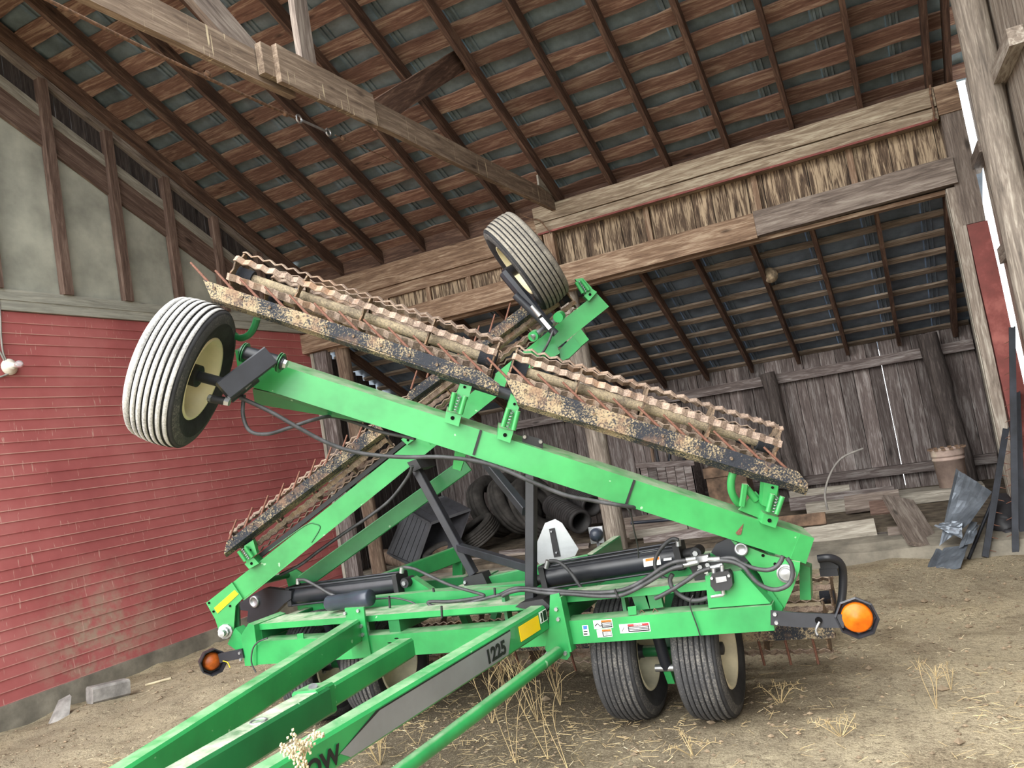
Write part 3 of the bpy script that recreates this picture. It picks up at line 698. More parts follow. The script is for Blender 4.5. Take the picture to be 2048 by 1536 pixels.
# primer showing through chipped paint
MB().prism([RW(1471, 1066, 0, -.003), RW(1487, 1047, 0, -.003), RW(1482, 1069, 0, -.003), RW(1475, 1070, 0, -.003)], nR*.001).build('paint_chip', 'tooth_rust', wr_)
# lower hinge plate of this wing
hp = MB().prism([at(1462, 1080, y=4.12), at(1535, 1110, y=4.12), at(1600, 1125, y=4.12), at(1599, 1140, y=4.12), at(1585, 1180, y=4.12), at(1566, 1222, y=4.12), at(1540, 1195, y=4.12), at(1520, 1150, y=4.12)], V((0, .03, 0))).build('hinge_plate', 'green_light', H)
MB().prism([at(1598, 1128, y=4.3), at(1620, 1135, y=4.3), at(1622, 1200, y=4.3), at(1600, 1200, y=4.3)], V((0, .1, 0))).build('hinge_knuckle', 'green_paint', hp)
MB().lathe(at(1573, 1146, y=4.12), V((0, -1, 0)), [(0, .045), (.018, .045), (.02, .038), (.012, .034), (.012, .028), (.028, .026), (.03, 0)], 24, False).build('hinge_pin', 'steel_bright', hp)
MB().lathe(at(1483, 1098, y=4.11), V((0, -1, 0)), [(0, .034), (.012, .034), (.014, .024), (.008, .02), (.008, 0)], 20).build('pin_washer', 'galv', hp)
for q in ((1526, 1111), (1550, 1128)): MB().cyl(at(*q, y=4.12), at(*q, y=4.116), .008, n=10).build('hole', 'black_void', hp)
crk = MB().prism([at(1422, 1105, y=4.24), at(1432, 1088, y=4.24), at(1465, 1073, y=4.24), at(1500, 1085, y=4.24), at(1560, 1130, y=4.24), at(1535, 1160, y=4.24), at(1490, 1140, y=4.24), at(1440, 1118, y=4.24)], V((0, .04, 0))).build('bell_crank', 'black_paint', H)

# =============================== left wing (farther), folded up to the right
DL = 5.6
def LW(px, py, h=0.0, dd=0.0): return at(px, py, d=DL - .1*h + dd)
uL = (LW(1190, 612) - LW(500, 1162)).normalized(); nL = (-FH*.995 - Zv*.1).normalized()
tubeL = [LW(464, 1166), LW(668, 1005), LW(1193, 586), LW(1218, 613), LW(731, 1004), LW(484, 1200)]
wl_ = MB().prism(tubeL, -nL*.15).build('wing_tube', 'green_light', H)
MB().beam(LW(487, 1200, 0, -.002), LW(873, 889, 0, -.002), .008, .006, FH).build('tube_lip', 'green_light', wl_)
pl_ = MB().prism([LW(412, 1206, 0, -.02), LW(464, 1165, 0, -.02), LW(485, 1197, 0, -.02), LW(471, 1212, 0, -.02), LW(467, 1262, 0, -.02), LW(452, 1277, 0, -.02), LW(438, 1262, 0, -.02), LW(430, 1238, 0, -.02)], FH*.02).build('hinge_plate', 'green_light', H)
MB().prism([LW(428, 1216, 0, -.024), LW(469, 1180, 0, -.024), LW(477, 1188, 0, -.024), LW(435, 1227, 0, -.024)], FH*.003).build('reflector', 'yellow_reflector', pl_)
for q in ((418, 1206), (427, 1223), (460, 1212)): MB().cyl(LW(*q, 0, -.021), LW(*q, 0, -.025), .008, n=10).build('hole', 'black_void', pl_)
MB().lathe(LW(452, 1262, 0, -.02), -FH, [(0, .05), (.02, .05), (.022, .036), (.05, .034), (.052, .024), (.09, .022), (.092, 0)], 10, False).build('hinge_pin', 'steel_bright', pl_)
MB().beam(LW(470, 1205, 0, .05), LW(472, 1260, 0, .05), .06, .03, FH).build('hinge_knuckle', 'green_dark', pl_)
# rounded reinforcement welded near the lower end
MB().path(smooth_path([LW(538, 1102, 0, -.002), LW(610, 1051, 0, -.002), LW(630, 1048, 0, -.002), LW(640, 1056, 0, -.002), LW(623, 1085, 0, -.002)]), .004, 5).build('weld_seam', 'green_dark', wl_)
# rear tube of the far wing
rt = MB().beam(at(608, 1163, d=6.05), at(935, 928, d=6.05), .1, .115, Zv, bev=.006).build('rear_tube', 'green_paint', H)
MB().prism([at(568, 1143, d=6.04), at(585, 1135, d=6.04), at(610, 1150, d=6.04), at(625, 1160, d=6.04), at(600, 1180, d=6.04), at(578, 1178, d=6.04)], FH*.03).build('end_plate', 'green_paint', rt)
MB().cyl(at(500, 1168, d=5.75), at(575, 1150, d=6.05), .025, n=10).build('cross_tube', 'green_dark', rt)
# brackets
def trip_l(lower, upper, ra, rb, hole):
    trip(H, LW, nL, lower, upper, ra, rb, ((ra[0][0]*.5+rb[0][0]*.5, ra[0][1]*.5+rb[0][1]*.5), (ra[1][0]*.5+rb[1][0]*.5, ra[1][1]*.5+rb[1][1]*.5)), hole, (upper[0][0]*.5+upper[2][0]*.5, upper[0][1]*.5+upper[2][1]*.5))
trip_l([(489, 1128), (507, 1115), (518, 1127), (498, 1138)], [(488, 1092), (506, 1080), (514, 1108), (500, 1118)], ((477, 1102), (491, 1122)), ((490, 1094), (505, 1114)), (503, 1127))
trip_l([(1168, 592), (1182, 576), (1194, 584), (1178, 602)], [(1150, 558), (1166, 556), (1184, 576), (1172, 586)], ((1152, 564), (1166, 586)), ((1163, 560), (1178, 580)), (1180, 589))
trip_l([(802, 879), (814, 870), (830, 878), (814, 890)], [(860, 868), (868, 862), (876, 870), (868, 876)], ((858, 880), (864, 888)), ((862, 876), (868, 884)), (816, 880))
# clamp block below the tip
MB().prism([LW(1146, 672, 0, -.03), LW(1162, 658, 0, -.03), LW(1178, 679, 0, -.03), LW(1160, 694, 0, -.03)], FH*.14).build('tip_block', 'green_light', wl_)
MB().prism([LW(1118, 700, 0, -.05), LW(1146, 672, 0, -.05), LW(1162, 693, 0, -.05), LW(1138, 716, 0, -.05), LW(1122, 722, 0, -.05)], FH*.16).build('tip_block', 'green_paint', wl_)
MB().prism([LW(1062, 700, .05, -.1), LW(1082, 690, .05, -.1), LW(1112, 688, .05, -.1), LW(1120, 706, .05, -.1), LW(1104, 716, .05, -.1)], FH*.1).build('tip_block', 'green_paint', wl_)
# bars and teeth
def Lb(px, py): return LW(px, py, .3, -.04)
TVL = LAT*.045 + Zv*.10 + FH*.03
def lbar(a, b_, tip, n):
    # a,b: ridge end points
    (x0, y0), (x1, y1) = a, b_; dx, dy = -13, -16
    face = [Lb(x0+5, y0-22), Lb(x1+dx, y1+dy), Lb(x1, y1), Lb(x0, y0)]
    low = [Lb(x0, y0), Lb(x1, y1), LW(x1+5, y1+7, .28, .03), LW(x0+5, y0+7, .28, .03)]
    bb = level_bar(face, None, [Lb(px+dx, py+dy)+FH*.012 for px, py in interp((x0+25, y0-19), (x1-8, y1+6), n)], TVL, lower=low, thick=FH*.008, th=.008)
    for px, py in interp((x0+20, y0-24), (x1-20, y1+4), 8): bolt(Lb(px-3, py-4), nL, .009, bb, 'disc_rust', .008)
    return bb
lbar((448, 1106), (768, 862), None, 10); lbar((812, 806), (1128, 576), None, 10)
def Lk(px, py): return LW(px, py, .3, .14)
basket(Lk(482, 1088), Lk(770, 868), ph=.3, tw=-.3); basket(Lk(806, 836), Lk(1136, 590), ph=.6, tw=-.3)
# black pad bar beside the tube
MB().beam(LW(520, 1112, .1, .1), LW(815, 880, .1, .1), .03, .05, FH).build('pad_bar', 'black_flat', H)
# tip wheel and arm
wheel(at(1052, 523, d=5.55), -uL, 'rib_grey', 'cream', label='grey ribbed tyre raised at the tip of the farther wing')
a2 = MB().beam(at(1008, 545, d=5.42), at(1098, 655, d=5.42), .07, .1, FH, bev=.02).build('wheel_arm', 'black_paint', H)
MB().cyl(at(1012, 548, d=5.42), at(1040, 533, d=5.5), .04, n=14).build('axle', 'black_paint', a2)
c3 = MB().cyl(at(1030, 590, d=5.36), at(1112, 668, d=5.36), .026, n=14).build('lift_cylinder', 'black_paint', H)
MB().prism([at(1079, 638, d=5.32), at(1085, 634, d=5.32), at(1103, 655, d=5.32), at(1097, 660, d=5.32)], FH*.004).build('tag_plate', 'decal_white', c3)
MB().cyl(at(1063, 612, d=5.33), at(1080, 632, d=5.33), .014, .02, 10).build('fitting', 'steel_bright', c3)
for q in ((1066, 673), (1116, 635)): MB().cyl(at(*q, d=5.36), at(q[0]+5, q[1]-4, d=5.42), .035, n=16).build('pivot_plate', 'green_paint', c3)
MB().cyl(at(1064, 675, d=5.36), at(1120, 634, d=5.5), .02, n=12).build('pivot_pin', 'steel_bright', c3)
MB().path(smooth_path([at(1106, 662, d=5.34), at(1099, 680, d=5.34), at(1090, 698, d=5.36), at(1080, 712, d=5.4)]), .009, 8).build('hose', 'hose', c3)

# =============================== main frame
def Yp(px, py, y): return at(px, py, y=y)
FB = 4.0
fb = MB().prism([Yp(490, 1284, FB), Yp(800, 1268, FB), Yp(1543, 1211, FB), Yp(1549, 1261, FB), Yp(800, 1312, FB), Yp(490, 1331, FB)], V((0, .13, 0))).build('front_bar', 'green_paint', H)
ub = MB()
ub.prism([Yp(506, 1249, 4.04), Yp(1110, 1203, 4.04), Yp(1110, 1215, 4.04), Yp(506, 1261, 4.04)], V((0, .012, 0)))
a0, a1 = Yp(506, 1249, 4.04), Yp(1110, 1203, 4.04)
ub.prism([a0+V((0, .0125, 0)), a1+V((0, .0125, 0)), a1+V((0, .24, 0)), a0+V((0, .24, 0))], V((0, 0, -.014)))
ub.prism([a0+V((0, .22, 0)), a1+V((0, .22, 0)), a1+V((0, .22, -.09)), a0+V((0, .22, -.09))], V((0, .014, 0)))
ub.build('top_channel', 'green_dusty', H)
ub = MB(); b0, b1 = Yp(1112, 1194, 4.05), Yp(1416, 1163, 4.05)
ub.prism([b0, b1, Yp(1416, 1180, 4.05), Yp(1112, 1207, 4.05)], V((0, .2, 0))).build('top_channel', 'green_dusty', H)
# end plates
MB().prism([Yp(482, 1270, FB-.006), Yp(497, 1247, FB-.006), Yp(508, 1250, FB-.006), Yp(513, 1290, FB-.006), Yp(513, 1331, FB-.006), Yp(490, 1332, FB-.006)], V((0, .3, 0))).build('end_plate', 'green_paint', H)
MB().prism([Yp(455, 1288, 4.1), Yp(470, 1256, 4.1), Yp(482, 1268, 4.1), Yp(488, 1305, 4.1), Yp(472, 1300, 4.1)], V((0, .08, 0))).build('hinge_lug', 'green_paint', H)
ep = MB().prism([Yp(1410, 1152, 4.02), Yp(1454, 1145, 4.02), Yp(1482, 1141, 4.02), Yp(1541, 1207, 4.02), Yp(1417, 1216, 4.02)], V((0, .25, 0))).build('end_plate', 'green_paint', H)
MB().prism([Yp(1531, 1192, 4.1), Yp(1540, 1178, 4.1), Yp(1566, 1215, 4.1), Yp(1556, 1240, 4.1), Yp(1543, 1235, 4.1)], V((0, .16, 0))).build('hinge_lug', 'green_paint', H)
# mid uprights between the bars and rear rails
for px in (735, 1010, 1250):
    p = Yp(px, 1262 if px < 900 else 1230, 4.12); MB().beam(p + V((0, .04, -.12)), p + V((0, .04, .1)), .02, .06, V((0, 1, 0))).build('upright', 'green_dark', H)
zr_ = .66
MB().beam((-4.15, 4.62, zr_+.05), (-.72, 4.62, zr_+.07), .1, .1, Zv, .006).build('rear_bar', 'green_paint', H)
MB().beam((-4.1, 5.35, zr_), (-.72, 5.35, zr_+.02), .1, .1, Zv, .006).build('rear_bar', 'green_dark', H)
for x in (-4.05, -2.95, -1.85, -.8):
    MB().beam((x, 4.05, zr_+.02), (x, 5.4, zr_+.02), .08, .09, Zv, .006).build('side_rail', 'green_dark', H)
# raised rear arms that carry the lamp and emblem
MB().beam(Yp(745, 1172, 4.75), Yp(915, 1108, 5.5), .06, .12, Zv, .006).build('rear_arm', 'green_paint', H)
MB().prism([Yp(905, 1105, 5.5), Yp(922, 1104, 5.5), Yp(925, 1150, 5.5), Yp(905, 1160, 5.5)], V((0, .05, 0))).build('rear_lug', 'green_paint', H)
ra = MB().beam(Yp(950, 1178, 4.75), Yp(1180, 1128, 5.0), .06, .13, Zv, .006).build('rear_arm', 'green_paint', H)
MB().beam(Yp(1180, 1128, 5.0), Yp(1236, 1088, 5.6), .06, .12, Zv, .006).build('rear_arm', 'green_dark', H)
MB().prism([Yp(700, 1200, 4.35), Yp(860, 1183, 4.35), Yp(1060, 1178, 4.35), Yp(1060, 1200, 4.35), Yp(860, 1206, 4.35), Yp(700, 1226, 4.35)], V((0, .08, 0))).build('inner_rail', 'green_paint', H)
MB().prism([Yp(1195, 1170, 4.5), Yp(1260, 1140, 4.5), Yp(1370, 1128, 4.5), Yp(1400, 1160, 4.5), Yp(1195, 1185, 4.5)], V((0, .05, 0))).build('inner_rail', 'green_paint', H)
# lift cylinder lugs and cylinders
MB().prism([Yp(805, 1190, 4.5), Yp(812, 1160, 4.5), Yp(824, 1155, 4.5), Yp(868, 1185, 4.5)], V((0, .06, 0))).build('cylinder_lug', 'green_paint', H)
def cylinder(p0, p1, r, rod0, lug, name='hydraulic_cylinder'):
    p0 = V(p0); p1 = V(p1); x, y, z = frame(p1-p0, Zv)
    c = MB().cyl(p0, p1, r, n=28).build(name, 'black_paint', H)
    for p in (p0, p1):
        MB().beam(p - x*.018, p + x*.018, r*2.25, r*2.25, Zv, .008).build('end_block', 'black_flat', c)
    for a, b_ in ((1, 1), (1, -1), (-1, 1), (-1, -1)):
        MB().cyl(p0 + y*a*r*.98 + z*b_*r*.98, p1 + y*a*r*.98 + z*b_*r*.98, .007, n=8).build('tie_rod', 'black_paint', c)
    MB().cyl(p0, rod0, .028, n=14).build('rod', 'steel_bright' if (V(rod0)-p0).length > .15 else 'black_flat', c)
    MB().cyl(p1, lug, .03, n=14).build('clevis', 'black_flat', c)
    for p in (V(rod0), V(lug)):
        MB().cyl(p - V((0, .05, 0)), p + V((0, .05, 0)), .032, n=16).build('clevis', 'black_flat', c); bolt(p - V((0, .05, 0)), V((0, -1, 0)), .018, c, 'steel_bright', .012, 'pin')
    return c
cl = cylinder(Yp(590, 1190, 4.5), Yp(802, 1165, 4.5), .062, Yp(571, 1192, 4.5), Yp(817, 1163, 4.5))
cr = cylinder(Yp(1095, 1152, 4.5), Yp(1362, 1110, 4.5), .066, Yp(1070, 1163, 4.5), Yp(1395, 1103, 4.5))
MB().prism([Yp(1286, 1118, 4.43), Yp(1320, 1113, 4.43), Yp(1322, 1129, 4.43), Yp(1288, 1134, 4.43)], V((0, .004, 0))).build('decal', 'decal_white', cr)
MB().prism([Yp(1291, 1118, 4.426), Yp(1318, 1114, 4.426), Yp(1318, 1119, 4.426), Yp(1291, 1123, 4.426)], V((0, .004, 0))).build('decal_stripe', 'decal_orange', cr)
MB().prism([Yp(1327, 1117, 4.43), Yp(1343, 1115, 4.43), Yp(1343, 1120, 4.43), Yp(1327, 1122, 4.43)], V((0, .004, 0))).build('decal', 'decal_white', cr)
MB().prism([Yp(1281, 1103, 4.46), Yp(1314, 1097, 4.46), Yp(1314, 1101, 4.46), Yp(1281, 1107, 4.46)], V((0, .004, 0))).build('decal', 'decal_white', cr)
bk = MB().prism([Yp(480, 1205, 4.42), Yp(508, 1188, 4.42), Yp(530, 1176, 4.42), Yp(583, 1182, 4.42), Yp(582, 1198, 4.42), Yp(570, 1206, 4.42), Yp(540, 1235, 4.42), Yp(505, 1250, 4.42), Yp(494, 1243, 4.42), Yp(496, 1222, 4.42), Yp(480, 1220, 4.42)], V((0, .05, 0))).build('bell_crank', 'black_paint', H)
MB().lathe(Yp(510, 1203, 4.42), V((0, -1, 0)), [(0, .042), (.014, .042), (.016, .03), (.006, .026), (.006, 0)], 22).build('pin_washer', 'galv', bk)
# manual canister on the left channel
cn = MB().lathe(Yp(656, 1207, 4.2), (Yp(728, 1197, 4.2)-Yp(656, 1207, 4.2)), [(0, 0), (0, .045), (.01, .05), (.2, .05), (.2, .054), (.34, .054), (.35, .05), (.35, 0)], 24).build('document_tube', 'ball_blue', H)

# =============================== tongue
Tg = .135
tl = MB().beam(Yp(708, 1262, 3.98), at(200, 1598, d=2.9), .1, Tg, Zv, .012).build('tongue_beam', 'green_paint', H)
trR0, trR1 = Yp(1078, 1236, 3.98), at(500, 1592, d=2.75)
tr_ = MB().beam(trR0, trR1, .1, Tg, Zv, .012).build('tongue_beam', 'green_paint', H)
hm = MB().beam(at(812, 1296, d=4.32), at(640, 1399, d=3.55), .1, .1, Zv, .012).build('hitch_tube', 'green_paint', H)
MB().beam(at(646, 1396, d=3.57), at(612, 1414, d=3.44), .125, .13, Zv, .01).build('collar', 'green_paint', hm)
MB().beam(at(640, 1402, d=3.52), at(300, 1606, d=2.6), .115, .12, Zv, .012).build('hitch_tube', 'green_dark', H)
MB().cyl(at(627, 1384, d=3.49), at(626, 1372, d=3.48), .02, n=12).build('pin', 'galv', hm)
MB().path(smooth_path([at(519, 1459, d=3.12)+V((math.cos(a)*.03, math.sin(a)*.03, .03)) for a in [k*.7 for k in range(10)]]), .005, 6).build('ring_pin', 'galv', hm)
for q in ((793, 1277), (779, 1286), (707, 1332)): MB().cyl(at(*q, d=4.2), at(q[0], q[1]-.6, d=4.2), .011, n=10).build('hole', 'black_void', hm)
MB().cyl(Yp(1116, 1304, 3.95), at(770, 1566, d=3.12), .031, n=16).build('lower_brace', 'green_paint', H)
rp = MB().prism([Yp(1100, 1190, 3.985), Yp(1118, 1186, 3.985), Yp(1129, 1240, 3.985), Yp(1140, 1312, 3.985), Yp(1134, 1320, 3.985), Yp(1096, 1312, 3.985), Yp(1090, 1296, 3.985), Yp(1098, 1250, 3.985)], V((0, .014, 0))).build('tongue_plate', 'green_paint', H)
MB().beam(Yp(1124, 1192, 3.99), Yp(1146, 1300, 3.99), .012, .07, V((0, -1, 0))).build('plate_rib', 'green_paint', rp)
for q in ((1113, 1218), (1117, 1238), (1095, 1307), (1131, 1306)): bolt(Yp(*q, 3.985), V((0, -1, 0)), .013, rp, 'galv', .012)
lp = MB().prism([Yp(689, 1216, 3.985), Yp(727, 1214, 3.985), Yp(731, 1250, 3.985), Yp(742, 1312, 3.985), Yp(706, 1318, 3.985)], V((0, .014, 0))).build('tongue_plate', 'green_paint', H)
for q in ((691, 1226), (717, 1221), (723, 1252), (726, 1269)): bolt(Yp(*q, 3.985), V((0, -1, 0)), .013, lp, 'galv', .012)
# lettering strip and reflector on the right tongue beam
dT, sT, upT = frame(trR1-trR0, Zv); sT = -sT if sT.x < 0 else sT
LT = (trR1-trR0).length
def on_side(a, h): return trR0 + dT*a + upT*h + sT*(.0515)
st = MB().prism([on_side(.37, .03), on_side(.42, -.055), on_side(1.55, -.055), on_side(1.6, -.02), on_side(1.36, .045), on_side(.37, .045)], sT*.0015).build('decal_strip', 'decal_grey', H)
MB().prism([on_side(.37, .045), on_side(1.36, .045), on_side(1.6, -.02), on_side(1.63, -.03), on_side(1.38, .051), on_side(.37, .051)], sT*.0016).build('decal_edge', 'decal_black', st)
MB().prism([on_side(.09, .04), on_side(.29, .04), on_side(.29, -.035), on_side(.09, -.035)], sT*.003).build('reflector', 'yellow_reflector', H)
fr = MB().prism([on_side(.0, .05), on_side(.075, .05), on_side(.075, -.01), on_side(.0, -.01)], sT*.002).build('decal', 'decal_white', H)
MB().prism([on_side(.004, .046), on_side(.04, .046), on_side(.04, -.006), on_side(.004, -.006)], sT*.0025).build('decal_panel', 'decal_black', fr)
MB().prism([on_side(.046, .04), on_side(.06, .044), on_side(.066, .03), on_side(.06, .01), on_side(.068, -.006), on_side(.05, -.004)], sT*.0027).build('decal_figure', 'decal_black', fr)
def text(s, p, xdir, ydir, size, mat, parent, name='lettering', bold=0.0, shear=0.0, align='LEFT'):
    cu = bpy.data.curves.new('t', 'FONT'); cu.body = s; cu.size = size; cu.extrude = .0006; cu.offset = bold; cu.shear = shear; cu.align_x = align
    to = bpy.data.objects.new('t', cu); COL.objects.link(to)
    dg = bpy.context.evaluated_depsgraph_get(); me = bpy.data.meshes.new_from_object(to.evaluated_get(dg))
    bpy.data.objects.remove(to); me.materials.clear(); me.materials.append(MAT[mat])
    x, y = V(xdir).normalized(), V(ydir).normalized(); y = (y - x*y.dot(x)).normalized(); z = x.cross(y); p = V(p)
    o = bpy.data.objects.new(name, me)
    return attach(o, Matrix(((x.x, y.x, z.x, p.x), (x.y, y.y, z.y, p.y), (x.z, y.z, z.z, p.z), (0, 0, 0, 1))), parent)
text('OW', on_side(1.77, -.045)+sT*.004, -dT, upT, .09, 'decal_black', st, bold=.003)
text('1225', on_side(.61, -.038)+sT*.004, -dT, upT, .088, 'decal_black', st, bold=.0035)
# warning labels on the front bar
def label(px, py, w, h, parent, side='decal_white', head=None, body=None, panel=0.0, lines=3, headtxt=None):
    p = Yp(px, py, FB-.001); x = (Yp(1500, 1240, FB)-Yp(1150, 1266, FB)).normalized(); z = Zv
    def q(a, b): return p + x*a - z*b
    s_ = MB().prism([q(0, 0), q(w, 0), q(w, h), q(0, h)], V((0, -.0012, 0))).build('decal', side, parent)
    if body:
        MB().prism([q(panel, h*.30), q(w*.97, h*.30), q(w*.97, h*.93), q(panel, h*.93)], V((0, -.0016, 0))).build('decal_panel', body, s_)
        for k in range(lines):
            yy = h*(.38 + .5*k/lines); MB().prism([q(panel+.006, yy), q(w*.94, yy), q(w*.94, yy+h*.07), q(panel+.006, yy+h*.07)], V((0, -.002, 0))).build('text_line', 'decal_white', s_)
    if head:
        MB().prism([q(panel, h*.06), q(w*.97, h*.06), q(w*.97, h*.29), q(panel, h*.29)], V((0, -.0016, 0))).build('decal_band', head, s_)
        if headtxt: text(headtxt, q((panel+w*.97)/2, h*.265) + V((0, -.0018, 0)), x, z, h*.25, 'decal_black' if head == 'decal_orange' else 'decal_white', s_, align='CENTER')
    return s_
l_ = label(1186, 1241, .106, .045, H, head='decal_orange', body='decal_black', panel=.044, headtxt='WARNING')
p = Yp(1190, 1249, FB-.003); MB().path([Yp(1190, 1252, FB-.003), Yp(1195, 1247, FB-.003), Yp(1200, 1252, FB-.003), Yp(1204, 1251, FB-.003)], .003, 5).build('decal_figure', 'decal_black', l_)
l_ = label(1193, 1259, .083, .042, H, head='decal_orange', body='decal_black', panel=.03, lines=4, headtxt='WARNING')
l_ = label(1238, 1249, .165, .046, H, head='decal_red', body='decal_black', panel=.046, headtxt='DANGER')
MB().path([Yp(1244, 1263, FB-.003), Yp(1248, 1255, FB-.003)], .0015, 5).build('decal_figure', 'decal_black', l_)
l_ = label(1164, 1251, .034, .055, H); MB().prism([Yp(1166, 1252, FB-.003), Yp(1174, 1251, FB-.003), Yp(1174, 1258, FB-.003), Yp(1167, 1259, FB-.003)], V((0, -.001, 0))).build('decal_figure', 'decal_blue', l_)
for yy in (1262, 1267): MB().prism([Yp(1167, yy, FB-.003), Yp(1175, yy-.5, FB-.003), Yp(1175, yy+2, FB-.003), Yp(1168, yy+2.5, FB-.003)], V((0, -.001, 0))).build('text_line', 'decal_black', l_)

# =============================== wing rest stand (black square tube)
sp_ = MB().beam(Yp(1062, 1203, 4.12), Yp(1063, 905, 4.12), .055, .055, V((0, 1, 0)), .004).build('rest_post', 'black_paint', H)
MB().prism([Yp(1030, 1214, 4.0), Yp(1040, 1206, 4.0), Yp(1085, 1198, 4.0), Yp(1100, 1212, 4.0), Yp(1090, 1226, 4.0)], V((0, .2, 0))).build('post_foot', 'black_flat', sp_)
d1 = MB().beam(Yp(832, 935, 4.75), Yp(948, 1148, 4.75), .055, .06, V((0, 1, 0)), .004).build('rest_brace', 'black_paint', H)
MB().beam(Yp(917, 1094, 4.75), Yp(1058, 1135, 4.3), .05, .05, Zv, .004).build('rest_brace', 'black_paint', H)
MB().beam(Yp(962, 912, 4.6), Yp(1052, 1022, 4.25), .05, .055, Zv, .004).build('rest_brace', 'black_paint', H)
MB().prism([Yp(926, 1156, 4.7), Yp(964, 1146, 4.7), Yp(978, 1176, 4.7), Yp(930, 1180, 4.7)], V((0, .1, 0))).build('brace_foot', 'black_flat', d1)
bolt(Yp(931, 1164, 4.7), V((0, -1, 0)), .013, d1, 'galv')
MB().prism([Yp(814, 925, 4.7), Yp(832, 918, 4.7), Yp(842, 936, 4.7), Yp(826, 944, 4.7)], V((0, .2, 0))).build('rest_cup', 'black_flat', d1)

# =============================== ground wheels
for x, lb in ((-1.17, 'outer right ground wheel under the front bar'), (-1.62, 'inner right ground wheel under the front bar'), (-3.33, 'inner left ground wheel behind the tongue'), (-3.85, 'outer left ground wheel behind the tongue')):
    wheel((x, 4.43, .362), V((1, 0, 0)), 'rib_black', 'cream_dirty', label=lb)
for xc in (-1.395, -3.59):
    MB().cyl((xc-.3, 4.43, .362), (xc+.3, 4.43, .362), .032, n=14).build('axle', 'green_dark', H)
    ar = MB().beam((xc, 4.43, .36), (xc, 4.72, .66), .06, .09, Zv, .006).build('axle_arm', 'green_dark', H)
    MB().cyl((xc, 4.33, .3), (xc, 4.2, .72), .032, n=14).build('lift_cylinder', 'black_paint', ar)
    MB().prism([(xc-.02, 4.36, .2), (xc-.02, 4.3, .32), (xc-.02, 4.45, .4), (xc-.02, 4.5, .3)], V((.04, 0, 0))).build('axle_lug', 'green_paint', ar)
    MB().cyl((xc-.06, 4.32, .3), (xc+.06, 4.32, .3), .02, n=10).build('pin', 'steel_bright', ar)
# centre baskets, low behind the frame
for x0, x1 in ((-4.25, -2.5), (-2.4, -.6)):
    basket((x0, 5.0, .3), (x1, 5.0, .3), r=.15, nd=6, tw=.4); basket((x0, 5.62, .32), (x1, 5.62, .32), r=.15, nd=6, ph=.3, tw=.4)
    m = MB().prism([(x0-.05, 4.78, .3), (x1+.05, 4.78, .3), (x1+.05, 4.78, .38), (x0-.05, 4.78, .38)], V((0, .01, 0))).prism([(x0-.05, 4.78, .3), (x1+.05, 4.78, .3), (x1+.05, 4.86, .3), (x0-.05, 4.86, .3)], V((0, 0, -.008)))
    lb_ = m.build('levelling_bar', 'bar_muddy', H)
    for k in range(12):
        p = V((x0 + (x1-x0)*(k+.5)/12, 4.8, .33)); MB().cyl(p, p + V((0, .06, -.2)), .008, n=6).build('tooth', 'tooth_rust', lb_)
    for xx in (x0+.35, x1-.35):
        MB().beam((xx, 5.0, .32), (xx, 5.3, .6), .05, .06, Zv).build('basket_arm', 'green_dark', H); MB().beam((xx, 4.68, .62), (xx, 4.8, .36), .05, .05, V((0, 1, 0))).build('basket_arm', 'green_dark', H)
        MB().beam((xx, 5.62, .32), (xx, 5.38, .62), .05, .06, Zv).build('basket_arm', 'green_dark', H)
gd = MB().path(smooth_path([Yp(1636, 1118, 4.62), Yp(1660, 1116, 4.62), Yp(1680, 1126, 4.66), Yp(1686, 1150, 4.7), Yp(1684, 1195, 4.7), Yp(1676, 1232, 4.68)]), .022, 8).build('end_guard', 'black_paint', H)
MB().beam(Yp(1640, 1128, 4.66), Yp(1676, 1126, 4.66), .03, .05, Zv).build('guard_bar', 'black_paint', H)
MB().beam(Yp(1640, 1145, 4.66), Yp(1676, 1143, 4.66), .03, .04, Zv).build('guard_bar', 'black_paint', H)

# =============================== amber lamps on arms
la = MB().prism([Yp(1541, 1221, 3.99), Yp(1600, 1226, 3.97), Yp(1688, 1229, 3.95), Yp(1688, 1256, 3.95), Yp(1600, 1255, 3.97), Yp(1541, 1250, 3.99)], V((0, .012, 0))).build('lamp_arm', 'black_paint', H)
for q in ((1550, 1228), (1553, 1245)): bolt(Yp(*q, 3.985), V((0, -1, 0)), .011, la, 'galv', .01)
MB().cyl(Yp(1637, 1241, 3.958), Yp(1637, 1241, 3.952), .016, n=14).build('hole', 'black_void', la)
MB().path(smooth_path([Yp(1639, 1244, 3.95), Yp(1634, 1254, 3.94), Yp(1632, 1262, 3.94), Yp(1635, 1270, 3.94)]), .006, 6).build('cable_end', 'galv', la)
lc = Yp(1714, 1234, 3.97)
m = MB(); m.lathe(lc, V((0, -1, 0)), [(-.03, .085), (.02, .096), (.024, .088), (-.01, .078), (-.02, .0)], 8, False); m.build('lamp_housing', 'black_paint', la)
m = MB(); m.lathe(lc, V((0, -1, 0)), [(-.005, .068), (.012, .068), (.022, .06), (.026, .024), (.030, .02), (.031, 0)], 28); m.build('lamp_lens', 'amber', la)
ll = MB().beam(Yp(487, 1306, 3.99), Yp(440, 1316, 3.99), .02, .06, Zv).build('lamp_arm', 'black_paint', H)
for q in ((480, 1306), (482, 1319)): bolt(Yp(*q, 3.98), V((0, -1, 0)), .011, ll, 'galv', .01)
lc = Yp(424, 1323, 3.99)
m = MB(); m.lathe(lc, V((-.85, .5, 0)), [(.04, 0), (.04, .07), (.03, .085), (-.05, .09), (-.05, .082), (.02, .075), (.025, .0)], 8, False); m.build('lamp_housing', 'black_paint', ll)
